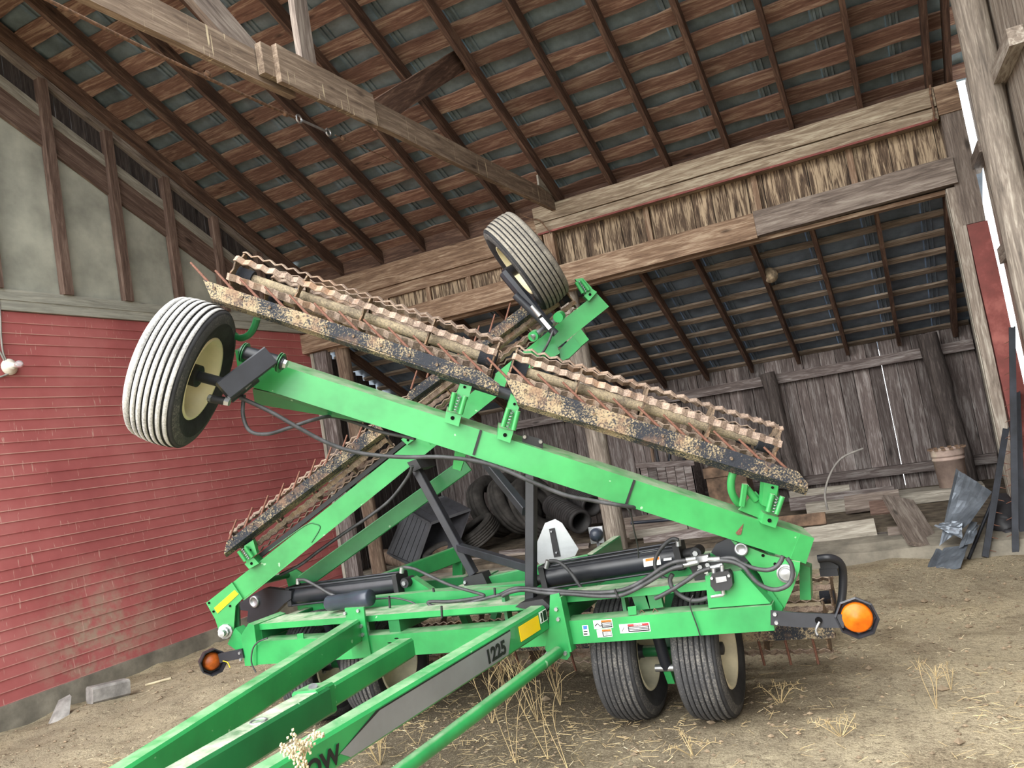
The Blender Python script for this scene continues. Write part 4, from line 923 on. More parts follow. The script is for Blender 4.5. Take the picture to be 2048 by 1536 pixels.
m = MB(); m.lathe(lc, V((.85, -.5, 0)), [(-.02, .06), (.0, .06), (.02, .045), (.025, 0)], 20); m.build('lamp_lens', 'amber_dark', ll)
MB().path(smooth_path([Yp(446, 1322, 3.97), Yp(455, 1325, 3.97), Yp(460, 1335, 3.97)]), .003, 6).build('wire', 'yellow_reflector', ll)

# =============================== emblem and ball lamp at the rear
em = MB().prism([Yp(1090, 1046, 5.3), Yp(1110, 1038, 5.3), Yp(1124, 1046, 5.3), Yp(1157, 1098, 5.3), Yp(1150, 1112, 5.3), Yp(1080, 1130, 5.3), Yp(1070, 1118, 5.3), Yp(1072, 1090, 5.3)], V((0, .004, 0))).build('slow_vehicle_emblem', 'aluminium', H)
MB().prism([Yp(1098, 1058, 5.29), Yp(1108, 1056, 5.29), Yp(1120, 1113, 5.29), Yp(1108, 1115, 5.29)], V((0, .008, 0))).build('emblem_strap', 'black_flat', em)
for q in ((1103, 1063), (1113, 1105)): bolt(Yp(*q, 5.285), V((0, -1, 0)), .008, em, 'galv', .008)
bl = MB(); bc = Yp(1192, 1070, 5.55)
bl.lathe(bc + V((0, 0, 0)), V((0, -1, 0)), [(-.03, .05), (0, .05), (.022, .045), (.04, .03), (.048, .012), (.05, 0)], 20); bl.build('ball_lamp', 'ball_blue', H)
MB().prism([Yp(1176, 1055, 5.57), Yp(1204, 1052, 5.57), Yp(1208, 1085, 5.57), Yp(1182, 1088, 5.57)], V((0, .02, 0))).build('lamp_bracket', 'galv', H)
MB().cyl(Yp(1196, 1086, 5.57), Yp(1200, 1115, 5.4), .012, n=8).build('lamp_stem', 'galv', H)

# =============================== hydraulics: valve, manifold, hoses
vb = MB().prism([Yp(1424, 1148, 3.97), Yp(1456, 1142, 3.97), Yp(1463, 1150, 3.97), Yp(1465, 1170, 3.97), Yp(1458, 1180, 3.97), Yp(1430, 1183, 3.97), Yp(1421, 1172, 3.97), Yp(1420, 1155, 3.97)], V((0, .06, 0))).build('flow_divider', 'black_flat', H)
MB().prism([Yp(1431, 1155, 3.968), Yp(1452, 1152, 3.968), Yp(1454, 1162, 3.968), Yp(1433, 1166, 3.968)], V((0, -.002, 0))).build('tag_plate', 'galv', vb)
for q in ((1424, 1156), (1458, 1151)): bolt(Yp(*q, 3.97), V((0, -1, 0)), .009, vb, 'steel_bright', .01)
mf = MB().prism([Yp(1378, 1128, 4.1), Yp(1440, 1118, 4.1), Yp(1445, 1150, 4.1), Yp(1390, 1162, 4.1)], V((0, .02, 0))).build('manifold_plate', 'black_flat', H)
MB().prism([Yp(1392, 1114, 4.07), Yp(1416, 1110, 4.07), Yp(1417, 1122, 4.07), Yp(1394, 1126, 4.07)], V((0, .05, 0))).build('manifold_block', 'galv', mf)
for a, b_ in (((1372, 1120), (1392, 1117)), ((1366, 1131), (1396, 1124)), ((1416, 1119), (1440, 1118)), ((1420, 1137), (1446, 1130)), ((1423, 1193), (1448, 1189))):
    MB().cyl(Yp(*a, 4.03), Yp(*b_, 4.03), .013, n=8).build('fitting', 'steel_bright', mf)
for a, b_ in (((1428, 1146), (1427, 1136)), ((1445, 1143), (1444, 1130)), ((1447, 1189), (1446, 1180))): MB().cyl(Yp(*a, 4.0), Yp(*b_, 4.0), .011, n=8).build('fitting', 'steel_bright', mf)
for q in ((1401, 1133), (1416, 1129), (1400, 1140), (1413, 1143)): bolt(Yp(*q, 4.1), V((0, -1, 0)), .014, mf, 'steel_bright', .015)
def hose(pts, r=.011, y=None, d=None, mat='hose', par=H, name='hydraulic_hose'):
    P = [at(q[0], q[1], y=(q[2] if len(q) > 2 else y)) if d is None else at(q[0], q[1], d=(q[2] if len(q) > 2 else d)) for q in pts]
    return MB().path(smooth_path(P, 7), r, 8).build(name, mat, par)
hose([(1372, 1121), (1350, 1124), (1325, 1135), (1300, 1152), (1270, 1170), (1240, 1181), (1200, 1185), (1150, 1184), (1110, 1181), (1070, 1178), (1040, 1176), (1020, 1180), (1000, 1190)], y=4.02)
hose([(1366, 1132), (1345, 1137), (1320, 1150), (1290, 1168), (1255, 1186), (1230, 1192), (1190, 1192), (1140, 1188), (1090, 1186), (1050, 1180), (1022, 1184), (1005, 1192)], y=4.0)
hose([(1420, 1137), (1395, 1146), (1375, 1160), (1350, 1176), (1325, 1190), (1310, 1197)], y=4.0)
hose([(1440, 1119), (1455, 1116), (1470, 1118), (1486, 1128), (1510, 1137), (1535, 1140), (1552, 1134), (1562, 1122), (1566, 1112)], y=4.0)
hose([(1440, 1121), (1465, 1124), (1488, 1135), (1500, 1150), (1518, 1168), (1540, 1178), (1560, 1178), (1578, 1168), (1585, 1150), (1583, 1130), (1574, 1116)], y=3.98)
hose([(1357, 1080), (1345, 1078), (1328, 1090), (1313, 1112), (1310, 1132), (1320, 1150), (1340, 1160), (1365, 1158), (1390, 1150), (1422, 1137)], y=4.3)
hose([(1422, 1193), (1400, 1200), (1380, 1200), (1360, 1190), (1345, 1176), (1340, 1160), (1345, 1148)], y=4.05, r=.012)
hose([(1099, 1122), (1115, 1123), (1130, 1133), (1145, 1150), (1160, 1172), (1170, 1182)], y=4.3)
hose([(808, 1134), (830, 1138), (860, 1152), (900, 1170), (940, 1182), (962, 1188), (967, 1192), (940, 1198), (900, 1203), (868, 1203), (856, 1205), (866, 1212), (900, 1213), (940, 1205), (985, 1193), (1005, 1188)], y=4.2, r=.010)
hose([(597, 1160), (610, 1160), (630, 1170), (655, 1185), (672, 1193)], y=4.4)
for q in (((596, 1168), (596, 1157)), ((803, 1146), (804, 1134)), ((1092, 1136), (1096, 1121)), ((1357, 1092), (1356, 1080))):
    MB().cyl(Yp(*q[0], 4.42), Yp(*q[1], 4.42), .016, n=8).build('elbow', 'steel_bright', H)
hose([(735, 1198), (760, 1197), (790, 1196), (820, 1203), (835, 1211)], y=4.3, r=.006)
hose([(512, 1345), (503, 1325), (505, 1300), (515, 1285), (535, 1276)], y=3.97, r=.005)
# the two long hoses along the nearer wing
hose([(488, 790, 3.88), (486, 830, 3.86), (500, 862, 3.85), (535, 868, 3.86), (580, 855, 3.9), (625, 840, 3.95), (665, 833, 4.1), (710, 845, 4.2), (760, 863, 4.2), (808, 873, 4.15), (830, 877, 4.1)], d=4.0, r=.0095)
hose([(480, 795, 3.86), (540, 823, 3.88), (600, 857, 3.9), (660, 888, 3.93), (720, 906, 3.95), (800, 914, 3.96), (880, 914, 3.97), (945, 921, 3.97), (1000, 936, 3.97), (1060, 962, 3.97), (1130, 990, 3.97), (1190, 1002, 3.97), (1250, 1012, 3.97), (1300, 1020, 4.1)], d=4.0, r=.0105)
hose([(1252, 1013, 3.97), (1262, 1030, 4.0), (1268, 1060, 4.1), (1275, 1090, 4.3), (1277, 1115, 4.4)], d=4.0, r=.004)
hose([(825, 932, 5.5), (815, 955, 5.55), (780, 1000, 5.6), (735, 1035, 5.65), (690, 1065, 5.7), (640, 1100, 5.7), (600, 1130, 5.7), (560, 1150, 5.7)], d=5.6, r=.012)
# coupler covers standing on the front bar
for k, (px, py) in enumerate(((1282, 1207), (1308, 1204))):
    p = Yp(px, py, 4.06); MB().prism([p+V((-.045, 0, .05)), p+V((.04, 0, .055)), p+V((.045, 0, -.03)), p+V((-.03, 0, -.035))], V((0, .03, 0))).build('coupler_cap', 'green_dark', H)
    MB().path(smooth_path([p+V((.0, -.01, -.03)), p+V((.02, -.012, -.06)), p+V((.0, -.012, -.09)), p+V((-.015, -.012, -.06)), p+V((.0, -.01, -.03))]), .0025, 5).build('clip_ring', 'wire_rust', H)
MB().prism([Yp(1255, 1214, FB+.01), Yp(1272, 1212, FB+.01), Yp(1273, 1229, FB+.01), Yp(1257, 1231, FB+.01)], V((0, .006, 0))).build('tab', 'green_paint', H)
MB().prism([Yp(594, 1268, FB+.01), Yp(606, 1266, FB+.01), Yp(607, 1281, FB+.01), Yp(595, 1281, FB+.01)], V((0, .006, 0))).build('tab', 'green_paint', H)
MB().path(smooth_path([Yp(1386, 1190, 4.0), Yp(1380, 1205, 3.99), Yp(1383, 1222, 3.985), Yp(1395, 1255, 3.985), Yp(1408, 1300, 3.99), Yp(1424, 1370, 4.0), Yp(1440, 1430, 4.02)]), .0035, 6).build('loose_wire', 'black_flat', H)
for q in ((1229, 1178, 1237, 1196), (989, 1176, 990, 1190), (883, 1212, 884, 1236), (778, 1192, 780, 1216), (866, 1176, 868, 1184)):
    MB().beam(Yp(q[0], q[1], 3.99), Yp(q[2], q[3], 3.99), .01, .01).build('cable_tie', 'black_flat', H)

# ================================================================== THINGS STORED IN THE REAR BAY
flat('plastic_black', (52, 52, 56), .55, vary=.2, sc=6)
flat('old_rubber', (66, 63, 60), .85, spec=.25, vary=.3, sc=5, bmp=.4)
flat('rust_brown', (104, 84, 68), .85, vary=.3, sc=8, bmp=.3)
flat('pipe_black', (44, 42, 42), .7, vary=.25, sc=8)
flat('bucket_pink', (186, 164, 152), .7, vary=.16, sc=5, c2=(206, 192, 172))
flat('sheet_grey', (120, 128, 138), .42, .55, vary=.22, sc=4)
flat('stone', (140, 136, 132), .9, vary=.2, sc=9, bmp=.5)
flat('straw', (188, 166, 124), .9, vary=.25, sc=4)
flat('straw_pale', (206, 192, 160), .9, vary=.2, sc=4)
flat('clod', (130, 114, 94), .95, vary=.25, sc=8, bmp=.5)
flat('nest', (150, 134, 112), .95, vary=.3, sc=20, bmp=.8)
flat('steel_dark', (44, 47, 54), .5, .4, vary=.25, sc=6)
FZ = .24
def old_tyre(c, ax, r, w, label, rim=None, ribs=5, mat='old_rubber', group=None):
    c = V(c); T_ = empty('old_tyre', c - V((0, 0, r*.6)), label, 'tyre', group); m = MB(); hw = w/2
    prof = [(-hw*.7, r*.58), (-hw*.95, r*.7), (-hw, r*.84), (-hw*.86, r*.95)]
    for k in range(ribs):
        a = -hw*.8 + k*(1.6*hw/ribs); q = r*(1 - .03*((a+hw*.16)/hw)**2)
        prof += [(a+.004, q), (a+1.6*hw/ribs-.008, q), (a+1.6*hw/ribs-.006, q-.012), (a+1.6*hw/ribs, q-.012)]
    prof += [(hw*.86, r*.95), (hw, r*.84), (hw*.95, r*.7), (hw*.7, r*.58), (hw*.45, r*.62), (hw*.4, r*.88), (-hw*.4, r*.88), (-hw*.45, r*.62)]
    m.lathe(c, ax, prof, 40, closed=True); m.build('tyre_casing', mat, T_)
    if rim:
        m = MB(); m.lathe(c, ax, [(hw*.6, r*.58), (hw*.55, r*.55), (0, r*.5), (-.02, r*.48), (-.02, 0)], 32); m.lathe(c, ax, [(-hw*.6, r*.58), (-hw*.5, r*.52), (0, r*.5)], 32); m.build('rusty_rim', rim, T_)
    return T_
old_tyre(at(954, 1066, y=9.95), V((-.35, -.35, .87)), .33, .26, 'ribbed old tyre leaning on the pile beside the black crate', ribs=6)
old_tyre(at(892, 1112, y=9.3), V((.05, -.3, .95)), .31, .22, 'flat-lying old tyre with a rusty brown rim inside', rim='rust_brown')
for k, (px, py, tilt) in enumerate(((988, 1012, .42), (1030, 1006, .45), (1072, 1010, .48))):
    old_tyre(at(px, py, y=10.75), V((.9, -.15, tilt*.9)), .48, .25, ('large worn tyre leaning in the row behind the black stand, leftmost', 'large worn tyre leaning in the row behind the black stand, middle', 'large worn tyre behind the black upright post, rightmost of its row')[k], ribs=3)
# black plastic crate tipped on its side
K = empty('plastic_crate', at(825, 1120, y=9.6), 'black slatted plastic crate tipped over beside the old tyres', 'crate')
A, B_, C_, D_ = at(813, 1019, y=9.5), at(862, 1047, y=9.2), at(832, 1133, y=9.1), at(776, 1107, y=9.4)
E_ = at(941, 1019, y=9.45) - B_
def panel_slats(a, b, c, d, n, name, off, gap=.12):
    for i in range(n):
        f0, f1 = (i+gap/2)/n, (i+1-gap/2)/n
        MB().prism([a.lerp(b, f0), a.lerp(b, f1), d.lerp(c, f1), d.lerp(c, f0)], off).build(name, 'plastic_black', K)
nA = (B_-A).cross(D_-A).normalized()*.012
panel_slats(A, B_, C_, D_, 6, 'side_slat', nA); panel_slats(A, A+E_, B_+E_, B_, 4, 'top_slat', V((0, 0, -.012)), .06)
MB().prism([A, D_, D_+E_, A+E_], V((0, .012, 0))).build('base_panel', 'plastic_black', K)
MB().prism([D_, C_, C_+E_, D_+E_], V((0, 0, -.012))).build('lower_panel', 'plastic_black', K)
MB().prism([A+E_, B_+E_, C_+E_, D_+E_], E_.normalized()*.012).build('end_panel', 'plastic_black', K)
for p, q in ((A, B_), (B_, C_), (C_, D_), (D_, A), (B_, B_+E_), (A, A+E_), (C_, C_+E_)): MB().beam(p, q, .035, .035).build('rim_bar', 'plastic_black', K)
# coils of black pipe
def pipe_coil(p0, p1, r, label):
    m = MB(); p0 = V(p0); p1 = V(p1); L = (p1-p0).length; n = 14; prof = []
    for i in range(n):
        for f, q in ((0, .93), (.3, 1), (.7, 1), (1, .93)): prof.append((L*(i+f)/n, r*q))
    prof += [(L, r*.72), (L*.02, r*.7), (0, r*.8)]
    m.lathe(p0, p1-p0, prof, 32); return tag(m.build('pipe_coil', 'pipe_black'), label, 'pipe coil', 'coils of black pipe')
pipe_coil(at(1105, 1010, y=10.5), at(1162, 1044, y=9.85), .165, 'coil of ridged black pipe with its open end showing beside the ball lamp')
pipe_coil(at(1150, 985, y=10.7), at(1185, 1012, y=10.3), .16, 'farther coil of black pipe half behind the grey log post')
# wooden crate with tools, small chest
X_ = empty('wooden_crate', at(1330, 985, y=10.7), 'slatted wooden crate holding old tools under the back wall', 'crate')
c0, c1 = at(1276, 930, y=10.5), at(1384, 925, y=10.5); dn = V((0, 0, -(c0.z-.25))); bk_ = V((0, .42, 0))
for i in range(6): a, b = c0.lerp(c1, (i+.03)/6), c0.lerp(c1, (i+.97)/6); MB().prism([a, b, b+dn, a+dn], V((0, .02, 0))).build('crate_slat', 'wood_back', X_)
MB().prism([c1, c1+bk_, c1+bk_+dn, c1+dn], V((-.02, 0, 0))).build('crate_side', 'wood_back', X_); MB().prism([c0, c0+bk_, c0+bk_+dn, c0+dn], V((.02, 0, 0))).build('crate_side', 'wood_back', X_)
MB().prism([c0+bk_, c1+bk_, c1+bk_+dn, c0+bk_+dn], V((0, -.02, 0))).build('crate_back', 'wood_back', X_)
MB().prism([c0+V((-.03, -.015, .03)), c1+V((.03, -.015, .03)), c1+V((.03, -.015, -.04)), c0+V((-.03, -.015, -.04))], V((0, .03, 0))).build('crate_rail', 'wood_back', X_)
for i, (f, dx, h, mt) in enumerate(((.2, .02, .3, 'wood_log'), (.32, -.02, .24, 'plastic_black'), (.45, .1, .28, 'steel_dark'), (.6, -.08, .2, 'wood_log_grey'), (.7, .12, .22, 'steel_dark'), (.88, -.02, .25, 'wood_log'))):
    p = c0.lerp(c1, f) + V((0, .2, -.25)); tag(MB().cyl(p, p + V((dx, .03, .25+h)), .022, n=8).build('tool_handle', mt), ('brown tool handle at the left of the wooden crate', 'black tool handle second from the left in the wooden crate', 'dark steel bar leaning right in the wooden crate', 'grey wooden handle leaning left in the wooden crate', 'dark steel bar leaning right near the end of the wooden crate', 'brown handle at the right end of the wooden crate')[i], 'tool')
ch = empty('tin_chest', at(1440, 1000, y=10.4), 'dull brown tin chest with a lid beside the wooden crate', 'chest'); q0 = at(1412, 958, y=10.3)
MB().box(V((q0.x, q0.y, .245)), q0+V((.5, .4, 0))).build('chest_body', 'rust_brown', ch); MB().box(q0+V((-.02, -.02, .005)), q0+V((.52, .42, .13))).build('chest_lid', 'rust_brown', ch)

def loose(p0, p1, w, t, mat, label, up=V((0, -1, .25)), name='loose_board', cat='board', group='loose boards in the rear bay', n=8, rest=False):
    if rest:
        zt_ = min(p0.z, p1.z) + w/2; zc = (zt_ + .245)/2; w = zt_ - .245; p0 = V((p0.x, p0.y, zc)); p1 = V((p1.x, p1.y, zc)); up = V((0, -1, 0))
    o = board(name, p0, p1, w, t, mat, None, up=up, rough=.004, n=n); return tag(o, label, cat, group)
loose(at(1545, 1085, y=8.6), at(1752, 1057, y=8.6), .2, .03, 'wood_pale', 'pale clean plank lying along the sill right of the green hinge')
loose(at(1500, 1118, y=8.55)+V((0, .1, 0)), at(1778, 1085, y=8.55)+V((0, .1, 0)), .16, .12, 'wood_dark', 'dark squared sill beam under the pale plank')
loose(at(1560, 1045, y=8.9), at(1652, 1036, y=8.9), .12, .05, 'rust_brown', 'short reddish board end above the pale plank')
loose(at(1795, 998, y=9.1), at(1852, 1092, y=8.15), .3, .04, 'wood_beam_grey', 'wide grey plank with a rounded end sloping to the sill', up=V((.4, -.5, .7)))
loose(at(1580, 1010, y=10.2), at(1790, 985, y=10.2), .16, .05, 'wood_back', 'long grey board against the back wall under the bent wire')
loose(at(1580, 992, y=10.6), at(1700, 978, y=10.6), .12, .05, 'wood_pale', 'short pale board leaning behind the long grey board', rest=True)
loose(at(1690, 1010, y=9.8), at(1800, 996, y=9.8), .24, .04, 'wood_beam_grey', 'broad grey board tilted left of the sloping plank', up=V((0, -.6, .8)))
loose(at(1740, 1018, y=9.6), at(1800, 1012, y=9.6), .2, .04, 'wood_stud', 'brownish board stub tucked under the sloping plank', up=V((0, -.6, .8)))
bz = at(1908, 972, y=10.2)
loose(V((-1.2, 10.2, bz.z-.06)), V((.66, 10.2, bz.z-.06)), .12, .36, 'wood_pale', 'pale squared shelf beam under the rusty bucket', rest=True)
loose(at(1778, 1078, y=8.5), at(1850, 1072, y=8.5), .28, .05, 'wood_beam_grey', 'flat grey board stub on the sill under the rounded plank', up=V((0, -.5, .8)))
loose(at(1290, 1088, y=9.2), at(1440, 1062, y=9.2), .16, .06, 'wood_back', 'grey board behind the right lift cylinder, lower one')
loose(at(1260, 1072, y=9.4), at(1376, 1055, y=9.4), .1, .06, 'wood_pale', 'pale board end lying above the right lift cylinder')
loose(at(1250, 1045, y=9.7), at(1420, 1028, y=9.7), .14, .05, 'wood_beam_grey', 'grey plank behind the right lift cylinder, upper one', rest=True)
loose(at(945, 1132, y=9.2), at(1180, 1108, y=9.2), .2, .06, 'wood_beam_grey', 'broad grey plank lying behind the white emblem')
loose(at(1000, 1110, y=9.35), at(1180, 1094, y=9.35), .1, .06, 'wood_back', 'narrow plank lying above the broad one behind the emblem')
# short log on the floor at the left
tag(MB().path([at(770, 1112, y=9.5), at(800, 1120, y=9.4), at(835, 1140, y=9.3)], [.1, .11, .1], 12).build('fallen_log', 'wood_log'), 'short brown log lying below the black crate', 'log')
tag(MB().path(smooth_path([at(1655, 1020, y=9.6), at(1650, 985, y=9.6), at(1662, 945, y=9.7), at(1685, 915, y=9.8), at(1726, 897, y=9.9)]), .012, 8).build('bent_pipe', 'wire_grey'), 'thin grey bent pipe standing up in front of the back planks', 'pipe')
tag(MB().path(smooth_path([at(1262, 1046, y=9.68), at(1370, 1036, y=9.68), at(1420, 1028, y=9.68)]), .022, 8).build('grey_conduit', 'ball_blue'), 'blue grey conduit lying on boards behind the valve block', 'pipe')
# bucket
bp = at(1908, 972, y=10.2); bt = empty('bucket', bp, 'rusty pinkish pail standing on the shelf beam by the corner log', 'bucket')
bt_h = .42; m = MB(); m.lathe(bp, Zv, [(0, 0), (0, .145), (.3, .158), (.3, .168), (.318, .168), (.322, .16), (.345, .162), (.345, .17), (.36, .17), (bt_h, .174), (bt_h+.006, .18), (bt_h+.006, .17), (.36, .155), (.02, .14)], 28); m.build('pail', 'bucket_pink', bt)
for k in range(14):
    a = 2*math.pi*k/14; p = bp + V((math.cos(a)*.174, math.sin(a)*.174, bt_h)); MB().box(p - V((.02, .02, 0)), p + V((.02, .02, .02))).build('crimp', 'rust_brown', bt)
# crumpled sheet metal
def sheet(a, b, c, d, label, amp=.02, fold=None, seed=0, nx=12, ny=10, mat='sheet_grey'):
    a, b, c, d = [V(q) for q in (a, b, c, d)]; nn = (b-a).cross(d-a).normalized(); vs = []
    for j in range(ny+1):
        for i in range(nx+1):
            u, v = i/nx, j/ny; p = (a.lerp(b, u)).lerp(d.lerp(c, u), v)
            h = amp*noise.noise(V((u*3+seed, v*3, seed))) + amp*.4*noise.noise(V((u*9, v*9, seed+3)))
            if fold: h += .03*max(0, 1-abs(u-fold)/.06)
            vs.append(p + nn*h)
    W_ = nx+1; n0 = len(vs); vs2 = vs + [q - nn*.003 for q in vs]
    fs = [(j*W_+i, j*W_+i+1, (j+1)*W_+i+1, (j+1)*W_+i) for j in range(ny) for i in range(nx)]
    fs += [tuple(n0+k for k in f[::-1]) for f in fs]
    rim_ = [i for i in range(W_)] + [j*W_+nx for j in range(1, ny+1)] + [ny*W_+i for i in range(nx-1, -1, -1)] + [j*W_ for j in range(ny-1, 0, -1)]
    fs += [(rim_[k], rim_[(k+1) % len(rim_)], n0+rim_[(k+1) % len(rim_)], n0+rim_[k])[::-1] for k in range(len(rim_))]
    return tag(MB().add(vs2, fs).build('sheet_metal', mat), label, 'sheet metal', 'crumpled sheet metal by the sill')
sheet(at(1912, 937, y=8.35), at(1984, 984, y=8.3), at(1940, 1046, y=7.95), at(1878, 1092, y=7.95), 'large torn grey metal sheet with a folded rib, propped on the sill', .02, .12, 1)
sheet(at(1942, 1040, y=8.05), at(1958, 1050, y=8.1), at(1945, 1085, y=7.85), at(1918, 1096, y=7.85), 'small crinkled scrap of metal at the right edge of the torn sheet', .03, None, 4, 8, 8)
sheet(at(1885, 1045, y=8.0), at(1925, 1042, y=7.95), at(1924, 1078, y=7.85), at(1868, 1052, y=8.0), 'folded flap of metal below the large torn sheet', .02, None, 6, 8, 8)
sheet(at(1872, 1098, y=7.95), at(1936, 1090, y=7.9), at(1921, 1136, y=7.62), at(1848, 1149, y=7.62), 'lower metal sheet sliding down onto the dirt', .015, .15, 9)
# toothed steel bars leaning at the right
def toothed(p0, p1, label, teeth=12, side=-1, r=.03):
    p0 = V(p0); p1 = V(p1); o = MB().beam(p0, p1, .05, .02, V((0, -1, 0))).beam(p0+V((.02, .02, 0)), p1+V((.02, .02, 0)), .012, .06, V((0, -1, 0))).build('toothed_bar', 'steel_dark')
    tag(o, label, 'steel bar', 'toothed steel bars by the red post')
    for k in range(teeth):
        p = p0.lerp(p1, (k+.6)/(teeth+.4)); MB().cyl(p, p + V((side*.07, -.01, -.025)), .006, .002, 6).build('spike', 'tooth_rust', o)
    return o
toothed(at(2031, 1120, y=8.05), at(2024, 655, y=8.45), 'tallest dark toothed steel bar leaning upright against the red post', 14)
toothed(at(1970, 1114, y=8.02), at(2012, 858, y=8.45), 'slanting dark toothed bar left of the tallest one', 10, 1)
toothed(at(2046, 1080, y=8.25), at(2034, 785, y=8.6), 'thick dark toothed bar just behind the tallest one', 9, 1)
tag(MB().cyl(at(1937, 1118, y=8.0), at(1992, 985, y=8.3), .014, n=8).build('steel_rod', 'steel_dark'), 'thin dark rod leaning between the metal sheet and toothed bars', 'steel bar')
tag(MB().path(smooth_path([at(2000, 1000, y=8.6), at(2012, 1020, y=8.5), at(2000, 1045, y=8.4), at(2020, 1065, y=8.35), at(2010, 1085, y=8.3)]), .09, 8).build('black_tarp', 'plastic_black'), 'crumpled black plastic heaped behind the toothed bars', 'tarp')
# small things on the dirt at left
m = MB().beam(V((-6.62, 4.62, hgt(-6.62, 4.62)+.07)), V((-6.55, 4.93, hgt(-6.55, 4.93)+.07)), .14, .14, Zv, .02); tag(m.build('stone_block', 'stone'), 'pale broken concrete block lying by the footing', 'stone')
m = MB().prism([V((-6.7, 4.3, hgt(-6.7, 4.3)-.01)), V((-6.62, 4.42, hgt(-6.6, 4.4)-.01)), V((-6.68, 4.5, hgt(-6.68, 4.5)+.12)), V((-6.76, 4.45, hgt(-6.7, 4.45)+.1))], V((-.05, .02, .01))); tag(m.build('stone_shard', 'stone'), 'thin grey slab shard propped left of the concrete block', 'stone')
p = at(290, 1361, z=.06); tag(MB().cyl(V((p.x, p.y, hgt(p.x, p.y)+.012)), V((p.x+.2, p.y+.12, hgt(p.x+.2, p.y+.12)+.015)), .012, n=6).build('stick', 'straw_pale'), 'short pale stick lying on the dirt below the red wall', 'stick')
# lamp holder on the red wall
lp0 = at(18, 734, x=XL+.02); lf = empty('wall_lamp', lp0, 'white porcelain lamp holder with clear bulb on the red wall', 'lamp')
MB().lathe(lp0, V((1, 0, 0)), [(0, 0), (0, .075), (.012, .075), (.03, .05), (.045, .035), (.065, .032), (.065, 0)], 24).build('lamp_holder', 'porcelain', lf)
MB().lathe(lp0 + V((.065, 0, 0)), V((1, .25, .05)), [(0, .018), (.02, .022), (.045, .032), (.065, .034), (.085, .026), (.097, .01), (.1, 0)], 20).build('bulb', 'bulb_glass', lf)
hose([(12, 722), (3, 700), (1, 660), (0, 622), (-4, 580)], r=.008, y=None, d=None, mat='wire_grey', par=lf, name='cable') if False else MB().path(smooth_path([at(*q, x=XL+.03) for q in ((13, 722), (6, 705), (2, 670), (0, 625), (-6, 560))]), .009, 6).build('cable', 'wire_grey', lf)
MB().path(smooth_path([at(*q, x=XL+.03) for q in ((9, 723), (2, 708), (-8, 695))]), .009, 6).build('cable', 'wire_grey', lf)
MB().path(smooth_path([at(*q, x=XL+.03) for q in ((16, 748), (6, 752), (-8, 757))]), .009, 6).build('cable', 'wire_grey', lf)
# tension cable with a turnbuckle under the roof
def Tc(px, py): return at(px, py, x=-4.0)
tc = empty('tension_cable', Tc(400, 140), 'dusty cable with a bright turnbuckle strung below the rafters', 'cable')
ca, cb = Tc(80, -8), Tc(590, 235)
MB().path([ca.lerp(cb, i/20) + V((0, 0, -.02*math.sin(math.pi*i/20))) for i in range(21)], .012, 6).build('cable', 'wire_rust', tc)
MB().path([Tc(670, 270), Tc(760, 310), Tc(830, 345)], .004, 6).build('wire', 'wire_rust', tc)
def ring(c, r, t, ax, par, mat='steel_bright'):
    x, y, z = frame(V(ax), Zv); MB().path([V(c) + (y*math.cos(a)+z*math.sin(a))*r for a in [2*math.pi*k/20 for k in range(21)]], t, 8).build('eye_ring', mat, par)
for q in ((598, 238), (657, 265)): ring(Tc(*q), .032, .009, V((1, 0, 0)), tc)
MB().cyl(Tc(604, 241), Tc(651, 262), .012, n=8).build('turnbuckle', 'steel_bright', tc)
for q in ((415, 148), (570, 227), (686, 276)): MB().lathe(Tc(*q), V((0, 1, -.4)), [(-.03, .012), (0, .024), (.03, .012)], 10).build('clamp', 'wire_rust', tc)
# rusty wires
tag(MB().path(smooth_path([at(1862, -10, y=8.55), at(1864, 70, y=8.6), at(1860, 130, y=8.62), at(1861, 185, y=8.62), at(1868, 225, y=8.6), at(1866, 242, y=8.58)]), .011, 6).build('hanging_wire', 'wire_rust'), 'brown cable hanging down over the pale header timber end', 'wire')
tag(MB().path(smooth_path([at(1040, 428, y=8.6), at(1062, 438, y=8.6), at(1078, 440, y=8.58), at(1092, 455, y=8.58), at(1102, 467, y=8.58)]), .008, 6).build('tie_wire', 'wire_rust'), 'twisted rusty tie wire at the middle of the header', 'wire')
# wasp nest on a rear rafter
p = at(1537, 548, y=9.6); m = MB(); m.lathe(p, V((.3, -.5, -.4)), [(-.05, 0), (-.04, .05), (0, .085), (.05, .09), (.1, .07), (.12, 0)], 14); tag(m.build('mud_nest', 'nest'), 'pale lumpy mud nest stuck on a rear rafter', 'nest')

